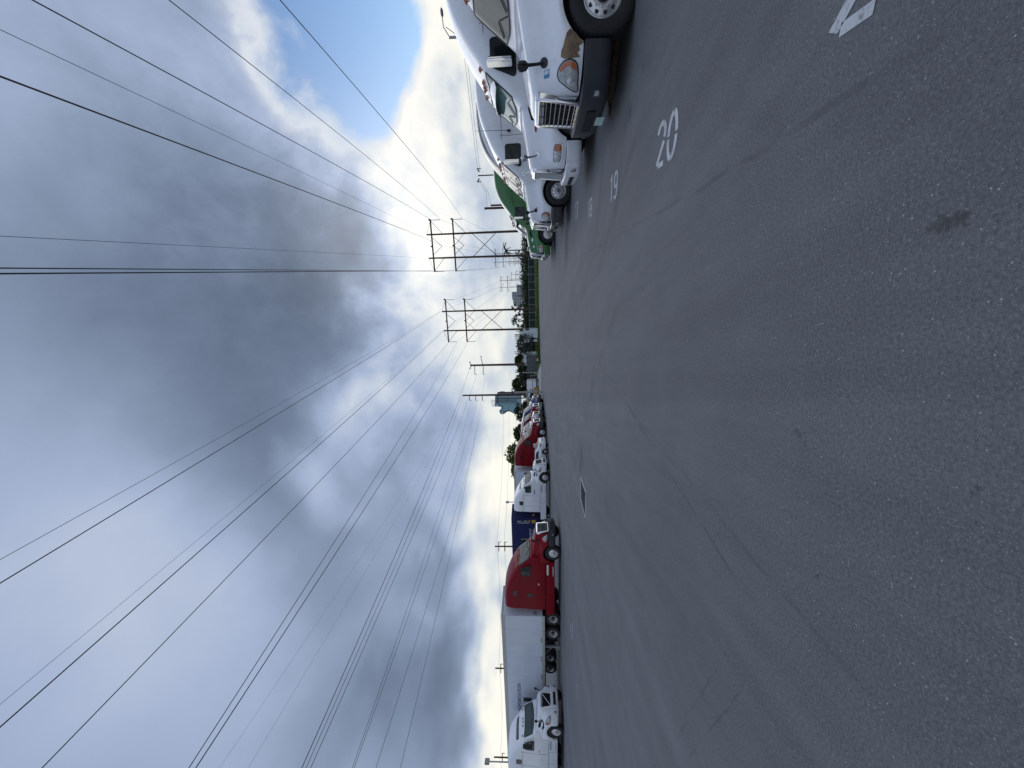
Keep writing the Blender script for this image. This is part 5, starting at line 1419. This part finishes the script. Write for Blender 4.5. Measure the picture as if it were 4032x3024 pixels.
def tree(base, h, wid, label, mat, seed, trunk=0.35, n=70, leafn=46, size=0.34, name='broadleaf_tree', group='trees round the lot', stems=1):
    rg = random.Random(seed)
    base = Vector((base.x, base.y, 0))
    root = empty(name, base); tag(root, label, 'tree', group)
    tk = MB()
    for s in range(stems):
        ox = (s - (stems - 1) / 2) * wid * 0.14
        tk.tube([(ox, 0, -0.1), (ox * 1.2, 0.05, h * trunk), (ox * 1.3 + rg.uniform(-.2, .2), 0, h * 0.62)], [0.05 * h ** 0.8, 0.036 * h ** 0.8, 0.012 * h], 7)
        for k in range(5):
            a = rg.uniform(0, 6.28); z0 = h * rg.uniform(trunk, 0.55); r_ = wid * 0.36
            tk.tube([(ox, 0, z0), (ox + math.cos(a) * r_ * 0.6, math.sin(a) * r_ * 0.6, z0 + h * 0.12), (ox + math.cos(a) * r_, math.sin(a) * r_, z0 + h * 0.26)], [0.02 * h, 0.012 * h, 0.005 * h], 5)
    tk.build('trunk', M_bark, root, 60)
    mb = MB()
    for k in range(n):
        a = rg.uniform(0, 6.28); q = rg.random() ** 0.5; zz = rg.uniform(-1, 1)
        rr = math.sqrt(max(0, 1 - zz * zz)) * (0.55 + 0.45 * q)
        c = (math.cos(a) * rr * wid * 0.42, math.sin(a) * rr * wid * 0.42, h * (0.5 + trunk / 2) + zz * h * (0.5 - trunk / 2) * 0.86)
        cr = wid * rg.uniform(0.09, 0.19)
        leaves(mb, c, (cr, cr, cr * 0.75), leafn, size, rg)
    mb.build('crown', mat, root, fixn=False)
    return root
def palm(base, h, label, seed, name='palm_tree'):
    rg = random.Random(seed); base = Vector((base.x, base.y, 0)); root = empty(name, base); tag(root, label, 'palm', 'palms beyond the fence')
    MB().tube([(0, 0, -0.1), (0.1, 0, h * 0.5), (0.15, 0, h)], [0.2, 0.15, 0.12], 8).build('trunk', M_bark, root, 60)
    mb = MB()
    for k in range(16):
        a = 6.28 * k / 16 + rg.uniform(-.2, .2); up = rg.uniform(-0.3, 0.9); ln = rg.uniform(1.5, 2.2)
        pts = [Vector((0.15, 0, h)) + Vector((math.cos(a) * ln * t, math.sin(a) * ln * t, ln * (up * t - 0.75 * t * t))) for t in (0, 0.3, 0.6, 0.85, 1.0)]
        for i in range(4):
            for s in (-1, 1):
                nrm = Vector((-math.sin(a), math.cos(a), -0.35 * s)) * s * 0.28 * (1 - 0.2 * i)
                for f in (0.0, 0.5):
                    p = pts[i].lerp(pts[i + 1], f); q_ = pts[i].lerp(pts[i + 1], f + 0.35)
                    mb.add([p, q_, q_ + nrm + Vector((0, 0, -0.12)), p + nrm * 0.9 + Vector((0, 0, -0.12))], [(0, 1, 2, 3)])
    mb.build('crown', LF_dark, root, fixn=False)
def pt(px_y, Y): p = AT(2090, px_y, Y); p.z = 0; return p
# belt of scrub behind the fence
rg = random.Random(11); mb = MB()
for k in range(150):
    yy = 905 + (1310 - 905) * k / 149 + rg.uniform(-2, 2); p = AT(2090, yy, rg.uniform(136, 146)); hh = rg.uniform(2.6, 4.6) * (1.1 if 1000 < yy < 1150 else 1.0)
    for z in (0.25, 0.6, 0.88): leaves(mb, (p.x, p.y, hh * z), (1.5, 1.2, hh * 0.22), 20, 0.36, rg)
o = mb.build('scrub_belt', LF_dark, fixn=False); tag(o, 'dense dark scrub growing behind the screened fence', 'scrub', kind='stuff')
mb = MB()
for k in range(120):
    yy = 1290 + 270 * k / 119 + rg.uniform(-3, 3); p = AT(2090, yy, rg.uniform(132, 150)); hh = rg.uniform(3.8, 6.0)
    for z in (0.2, 0.5, 0.82): leaves(mb, (p.x, p.y, hh * z), (1.7, 1.3, hh * 0.22), 22, 0.40, rg)
o = mb.build('tree_belt', LF_dark, fixn=False); tag(o, 'dense dark growth behind the white house and grey gate', 'scrub', kind='stuff')
# far horizon wood, in the gaps between buildings
mb = MB()
for k in range(260):
    yy = 1000 + 2024 * k / 259; Y = rg.uniform(230, 300); p = AT(2090, yy, Y); hh = rg.uniform(5.5, 9.0)
    leaves(mb, (p.x, p.y, hh * 0.55), (4.5, 3, hh * 0.5), 26, 0.9, rg)
o = mb.build('far_wood', LF_dark, fixn=False); tag(o, 'low dark wood along the horizon', 'wood', kind='stuff')
tree(pt(1262, 150), 9.2, 6.5, 'airy dark tree between the legs of the verge pylon', LF_dark, 21, 0.3, 30, 26, 0.36)
tree(pt(1208, 152), 9.5, 4.0, 'narrow tree right of the verge pylon, over the fence', LF_dark, 22, 0.3, 18, 24, 0.3)
tree(pt(1356, 76), 4.5, 4.6, 'grey-green multi-stemmed bush between white house and grey gate', LF_grey, 23, 0.18, 60, 34, 0.16, stems=4)
tree(pt(1420, 128), 7.2, 5.5, 'dark tree directly above the grey gate', LF_dark, 24, 0.25)
tree(pt(1455, 118), 5.6, 5.5, 'olive bushy tree at the open end of the grey gate', LF_mid, 25, 0.15)
tree(pt(1488, 112), 5.2, 5.0, 'spreading pale-leaved bush beside the white van', LF_grey, 26, 0.12)
tree(pt(1512, 118), 7.6, 6.5, 'dark round tree rising behind the white van', LF_dark, 27, 0.2)
tree(pt(1622, 112), 7.0, 6.5, 'dark dense tree in front of the glass tower', LF_dark, 28, 0.2, 60, 36)
tree(pt(1655, 110), 4.8, 5.0, 'low dark tree left of the glass tower', LF_dark, 29, 0.2)
tree(pt(1708, 100), 6.4, 6.0, 'mid-green tree above the windscreen of the dark red truck', LF_mid, 30, 0.2)
tree(pt(1790, 96), 8.2, 7.5, 'yellow-green tree towering over the dark red truck', LF_yel, 31, 0.2, 60, 36)
tree(pt(1845, 98), 7.2, 7.0, 'yellow-green tree over the roof of the second white trailer', LF_yel, 32, 0.2)
tree(pt(1890, 100), 5.8, 6.0, 'olive tree at the rear of the second white trailer', LF_mid, 33, 0.2)
# row of pointed shrubs on the skyline
for k, yy in enumerate((1297, 1303, 1309, 1316, 1322, 1330, 1338, 1346, 1366, 1374, 1384, 1392, 1441, 1447, 1453, 1459, 1465, 1471, 1477)):
    rg = random.Random(100 + k); p = pt(yy, 160); root = empty('cypress_tree', p)
    ORD = 'first second third fourth fifth sixth seventh eighth ninth tenth eleventh twelfth'.split()
    tag(root, '%s pointed dark skyline tree leftwards from the verge pylon' % ORD[k] if yy < 1400 else '%s pointed dark skyline tree leftwards from the tall gate pole' % ORD[k - 12], 'tree', 'pointed skyline trees, first row' if yy < 1400 else 'pointed skyline trees, second row')
    hh = rg.uniform(6.2, 8.2)
    MB().tube([(0, 0, 0), (0, 0, hh * 0.9)], [0.14, 0.03], 6).build('trunk', M_bark, root)
    mb = MB()
    for j in range(9):
        f = j / 8; leaves(mb, (0, 0, 0.8 + f * (hh - 0.9)), (1.0 * (1 - f) + 0.12, 1.0 * (1 - f) + 0.12, hh * 0.09), 22, 0.26, rg)
    mb.build('crown', LF_dark, root, fixn=False)
palm(pt(1002, 150), 6.6, 'palm showing right of the near pylon leg', 1)
palm(pt(985, 95), 7.6, 'dark palm head over the green truck', 2)

# ---- buildings
M_wall = plain('white_render', (0.62, 0.67, 0.72), 0.8, var=0.08)
M_win = glass('window_glass', (0.02, 0.025, 0.03), 0.1)
M_block = plain('apartment_grey', (0.42, 0.44, 0.47), 0.8, var=0.08)
def building(name, px0, px1, V0, Y, depth, label, wall, rows=0, cols=0, extras=(), base_v=None, cat='building'):
    """box building: px0..px1 pixel rows (photo y), V0 roof pixel column, at distance Y"""
    a = AT(2090, px1, Y); b = AT(2090, px0, Y); wdt = b.x - a.x; h = AT(V0, (px0 + px1) / 2, Y).z
    root = empty(name, ((a.x + b.x) / 2, Y, 0)); tag(root, label, cat)
    MB().span((-wdt / 2, 0, 0), (wdt / 2, depth, h)).build('wall', wall, root)
    MB().span((-wdt / 2 - 0.1, -0.1, h), (wdt / 2 + 0.1, depth + 0.1, h + h * 0.02)).build('roof', wall, root)
    if rows:
        ch, cw = h / (rows + 0.4), wdt / cols
        for r_ in range(rows):
            for c in range(cols):
                x = -wdt / 2 + (c + 0.5) * cw; z = (r_ + 0.6) * ch
                MB().span((x - cw * 0.28, -0.06, z - ch * 0.26), (x + cw * 0.28, 0.1, z + ch * 0.26)).build('window', M_win, root)
    for nm, (x0, x1, z0, z1), m_ in extras:
        MB().span((x0 * wdt, -0.08, z0 * h), (x1 * wdt, 0.4, z1 * h)).build(nm, m_, root)
    return root, wdt, h
building('apartment_block', 1119, 1150, 2035, 620, 25, 'pale grey apartment block farthest right on the horizon', M_block, 7, 6)
building('apartment_block', 1147, 1168, 2017, 640, 25, 'tallest pale grey apartment block on the horizon', plain('block_grey', (0.40, 0.42, 0.46), 0.8), 10, 5)
building('apartment_block', 1170, 1193, 2022, 600, 25, 'pale grey apartment block nearest the verge pylon', plain('block_pale', (0.46, 0.48, 0.5), 0.8), 9, 4)
rt, wd, hh = building('white_house', 1293, 1333, 2060, 82, 8, 'small white house with one dark window beside the verge pylon', M_wall, extras=(('window', (-0.30 + 0.62, -0.30 + 0.78, 0.62, 0.85), M_win),))
MB().span((-0.35, 0.6, hh), (0.55, 1.4, hh + 0.55)).build('roof_unit', M_wall, rt)
rt, wd, hh = building('white_building', 1385, 1438, 2063, 112, 10, 'white flat-roofed building showing over the grey gate', M_wall, extras=(('window', (-0.02, 0.08, 0.70, 0.86), M_win), ('window', (-0.38, -0.28, 0.70, 0.86), M_win)))
for x in (-0.9, 1.0): MB().span((x, 0.5, hh), (x + 0.9, 1.3, hh + 0.5)).build('roof_unit', M_polec, rt)
# grey corrugated gate
ga, gb_ = AT(2120, 1463, 93), AT(2120, 1395, 93); ga.z = gb_.z = 0
root = empty('panel_gate', ga); tag(root, 'dark grey ribbed panel gate between two pale posts', 'gate')
d = gb_ - ga
M_gate = plain('gate_grey', (0.085, 0.10, 0.11), 0.6, var=0.15)
npl = 14
for k in range(npl):
    a = d * (k / npl); b_ = d * ((k + 1) / npl); c = (a + b_) / 2
    MB().box((c.x, c.y - (0.03 if k % 2 else 0), 1.42), (d.length / npl - 0.012, 0.05, 2.55), rz=math.atan2(d.y, d.x)).build('plank', M_gate, root)
MB().tube([(d.x + 0.25, d.y, 0), (d.x + 0.25, d.y, 5.2)], 0.13, 8).build('tall_post', M_polec, root)
MB().tube([(-0.2, 0, 0), (-0.2, 0, 3.9)], 0.12, 8).build('post', M_polec, root)
MB().box((d.x / 2, d.y / 2 - 0.06, 2.72), (d.length, 0.10, 0.10), rz=math.atan2(d.y, d.x)).build('head_rail', M_gate, root)
fence(AT(2110, 1505, 104), AT(2110, 1466, 104), 3, 1.9, 'short dark fence between the grey gate and the white van', M_screen)
o = [x for x in bpy.data.objects if x.name.startswith('fence')][-1]
for o in bpy.data.objects:
    if o.name.startswith('fence') and o.parent is None: o.location.z = 0
yb = AT(2112, 1471, 98); yb.z = 0
bo = MB().tube([(0, 0, 0), (0, 0, 0.95)], 0.13, 12).lathe([(0.13, 0.95), (0.11, 1.03), (0.05, 1.08), (0.0, 1.09)], 'Z', n=12).build('bollard', plain('bollard_yellow', (0.42, 0.30, 0.03), 0.6), None, 50)
bo.location = yb; tag(bo, 'yellow bollard at the open end of the grey gate', 'bollard')
# cones
M_or = plain('cone_orange', (0.55, 0.08, 0.02), 0.6); M_refl = plain('cone_white', (0.75, 0.75, 0.75), 0.5)
def cone(p, h, label):
    root = empty('traffic_cone', p); tag(root, label, 'traffic cone')
    MB().span((-0.22 * h, -0.22 * h, 0.0), (0.22 * h, 0.22 * h, 0.05)).build('base', M_or, root)
    MB().lathe([(0.17 * h, 0.05), (0.115 * h, h * 0.42)], 'Z', n=14).build('lower_body', M_or, root, 50); MB().lathe([(0.085 * h, h * 0.68), (0.045 * h, h), (0.0, h)], 'Z', n=14).build('tip', M_or, root, 50)
    MB().lathe([(0.115 * h, h * 0.42), (0.085 * h, h * 0.68)], 'Z', n=14).build('band', M_refl, root, 50)
cone(G(2127, 1418), 0.95, 'orange traffic cone with white band at the end of the verge')
cone(G(2124.5, 1412.5), 0.80, 'smaller orange cone half hidden by the banded one')
# stop sign beyond the fence
sp_ = AT(2077, 1172, 140); root = empty('stop_sign', (sp_.x, sp_.y, 0)); tag(root, 'red octagonal STOP sign above the screened fence', 'sign')
MB().tube([(0, 0, 0), (0, 0, sp_.z + 0.3)], 0.05, 6).build('post', M_steel, root)
MB().prism([(0.48 * math.cos(R(22.5 + 45 * k)), sp_.z + 0.48 * math.sin(R(22.5 + 45 * k))) for k in range(8)], -0.08, -0.05, 'Y').build('face', plain('sign_red', (0.42, 0.03, 0.04), 0.5), root)
text_mesh('lettering', 'STOP', 0.34, M_refl, root, (0, -0.085, sp_.z - 0.12), (R(90), 0, 0), align='CENTER')
sp_ = AT(2078, 1083, 139); root = empty('notice_board', (sp_.x, sp_.y, 0)); tag(root, 'small white notice board above the screened fence', 'sign')
MB().tube([(0, 0, 0), (0, 0, sp_.z)], 0.04, 6).build('post', M_steel, root); MB().span((-0.25, -0.07, sp_.z - 0.3), (0.25, -0.04, sp_.z + 0.3)).build('face', M_refl, root)

# ---- guitar-outlined glass tower
M_tg = glass('tower_glass', (0.22, 0.40, 0.50), 0.15)
M_tg2 = plain('tower_soffit', (0.14, 0.20, 0.25), 0.5)
TY = 900.0
def tw(zx, zy): p = AT(1900 + zx * 0.1175, 1520 + zy * 0.1175, TY); return (p.x, p.z)
outl = [(1300, 900), (1100, 960), (1010, 905), (950, 868), (880, 850), (820, 868), (730, 930), (655, 952), (600, 935), (562, 850), (566, 815), (610, 770), (640, 735), (628, 712), (590, 694), (540, 686), (420, 686), (416, 480), (420, 350), (470, 275), (530, 205), (600, 180), (680, 182), (760, 200), (900, 205), (1050, 170), (1120, 120), (1300, 120)]
pl = [tw(*p) for p in outl]
x_c = sum(p[0] for p in pl) / len(pl)
root = empty('glass_tower', (x_c, TY, 0)); tag(root, 'blue glass tower with scalloped guitar-like outline on the horizon', 'building')
pl2 = [(x - x_c, z) for x, z in pl]
MB().prism(pl2, 0, 24, 'Y').build('wall', M_tg2, root)
inner = [(1300, 860), (1060, 900), (960, 830), (870, 800), (790, 815), (700, 850), (640, 850), (640, 800), (690, 740), (670, 690), (600, 630), (550, 590), (550, 350), (700, 340), (1300, 340)]
MB().prism([(x - x_c, z) for x, z in [tw(*p) for p in inner]], -1.5, 0.5, 'Y').build('curtain_wall', M_tg, root)
a = tw(640, 860); b_ = tw(690, 940); MB().span((a[0] - x_c, -1.2, min(a[1], b_[1])), (b_[0] - x_c, 0.2, max(a[1], b_[1]))).build('bright_panel', plain('tower_panel', (0.5, 0.62, 0.68), 0.4), root)
a = tw(410, 590); b_ = tw(545, 685); MB().span((a[0] - x_c, -1.2, min(a[1], b_[1])), (b_[0] - x_c, 0.2, max(a[1], b_[1]))).build('crown_panel', plain('tower_panel2', (0.35, 0.5, 0.56), 0.4), root)
for k, yy in enumerate((465, 485, 505, 525, 545, 570, 600, 620, 640, 660, 680)):
    a = tw(285 if yy < 590 else 305, yy); b_ = tw(1150 if yy < 590 else 430, yy)
    MB().span((a[0] - x_c - 0.22, -2.4, b_[1]), (a[0] - x_c + 0.22, -1.9, a[1])).build('fin', M_tg2, root)
a = tw(660, 655); b_ = tw(675, 765); MB().span((a[0] - x_c, -2.0, min(a[1], b_[1])), (b_[0] - x_c, -1.4, max(a[1], b_[1]))).build('sound_hole_bar', M_void, root)
for k in range(22):
    z = 8 + k * 3.4; 
    if z < pl2[16][1] - 6: MB().span((tw(800, 800)[0] - x_c if z < 40 else tw(600, 640)[0] - x_c, -1.62, z), (tw(600, 345)[0] - x_c, -1.45, z + 0.35)).build('floor_band', M_tg2, root)

# ---- van, pickup and forklift by the exit
def van(p, head, label):
    root = empty('box_van', p, head); tag(root, label, 'van')
    # x forward, rear door at x = 0
    MB().span((0, -1.05, 0.55), (4.2, 1.05, 2.75)).build('box', M_white, root, bevel=0.10)
    MB().span((-0.03, -0.98, 0.62), (0.01, -0.01, 2.62)).build('rear_door', M_white2, root, bevel=0.02); MB().span((-0.03, 0.01, 0.62), (0.01, 0.98, 2.62)).build('rear_door', M_white2, root, bevel=0.02)
    MB().span((-0.05, -1.0, 1.42), (-0.02, 1.0, 1.50)).build('belt_strip', M_black, root)
    MB().span((4.2, -0.95, 0.55), (5.6, 0.95, 1.9)).build('cab', M_white, root, bevel=0.15)
    MB().span((-0.12, -1.0, 0.42), (0.02, 1.0, 0.58)).build('bumper', M_black, root)
    for s in (1, -1):
        MB().span((-0.06, s * 0.86, 0.75), (-0.02, s * 1.0, 1.05)).build('tail_lamp', M_redlens, root)
        for x in (0.9, 4.6): wheel(root, 'steer', x, s * 0.85, 0, M_black, 0.75)
    MB().span((0.1, -0.7, 0.35), (5.4, 0.7, 0.6)).build('underframe', M_chassis, root)
v0 = AT(2120, 1516, 88); v0.z = 0
van(v0, R(84), 'white box van seen from behind near the exit')
p0 = AT(2118, 1549, 96); p0.z = 0
root = empty('site_cabin', p0); tag(root, 'pale cabin with a window behind the yellow forklift', 'cabin')
MB().span((-1.2, 0, 0.3), (0.9, 2.5, 2.7)).build('wall', M_wall, root, bevel=0.03); MB().span((-0.9, -0.03, 1.2), (0.5, 0.05, 2.0)).build('window', M_win, root); MB().span((-1.3, -0.1, 2.7), (1.0, 2.6, 2.82)).build('roof', M_polec, root); MB().span((-1.1, 0.1, 0), (0.8, 2.4, 0.3)).build('plinth', M_polec, root)
# forklift
M_yel = plain('forklift_yellow', (0.42, 0.22, 0.02), 0.5)
f0 = AT(2120, 1546, 84); f0.z = 0
root = empty('forklift', f0, R(200)); tag(root, 'yellow forklift parked behind the pale-based pole', 'forklift')
MB().span((-0.9, -0.5, 0.3), (0.7, 0.5, 0.95)).build('body', M_yel, root, bevel=0.08)
MB().span((-1.15, -0.48, 0.35), (-0.85, 0.48, 1.15)).build('counterweight', M_yel, root, bevel=0.12)
MB().span((-0.35, -0.25, 0.95), (0.05, 0.25, 1.15)).span((-0.45, -0.25, 1.1), (-0.3, 0.25, 1.6)).build('seat', M_black, root, bevel=0.03)
cg = MB()
for x, y in ((-0.75, -0.45), (-0.75, 0.45), (0.45, -0.45), (0.45, 0.45)): cg.tube([(x, y, 0.9), (x * 0.9, y, 2.05)], 0.04, 6)
cg.span((-0.75, -0.5, 2.05), (0.5, 0.5, 2.10)); cg.build('overhead_guard', M_black, root)
ms = MB()
for y in (-0.3, 0.3): ms.span((0.78, y - 0.05, 0.1), (0.92, y + 0.05, 2.2)).span((0.92, y - 0.05, 0.08), (1.9, y + 0.05, 0.13))
ms.span((0.8, -0.3, 1.0), (0.9, 0.3, 1.1)).span((0.8, -0.3, 2.1), (0.9, 0.3, 2.2)); ms.build('mast', M_chassis, root)
for x, sc in ((0.5, 0.55), (-0.7, 0.42)):
    for s in (1, -1): wheel(root, 'steer', x, s * 0.42, 0, M_yel, sc)
# height bar frame
h0_, h1_ = AT(2074, 1538, 62), AT(2082, 1602, 62)
root = empty('height_bar', (h0_.x, h0_.y, 0)); tag(root, 'pale horizontal height bar behind the blue and red trucks', 'barrier')
d = h1_ - h0_
MB().tube([(0, 0, h0_.z), (d.x, d.y, h1_.z)], 0.13, 8).build('bar', M_polec, root, 60)
for f in (0.06, 0.62): MB().tube([(d.x * f, d.y * f, 0), (d.x * f, d.y * f, h0_.z + d.z * f)], 0.09, 8).build('post', M_polec, root, 60)
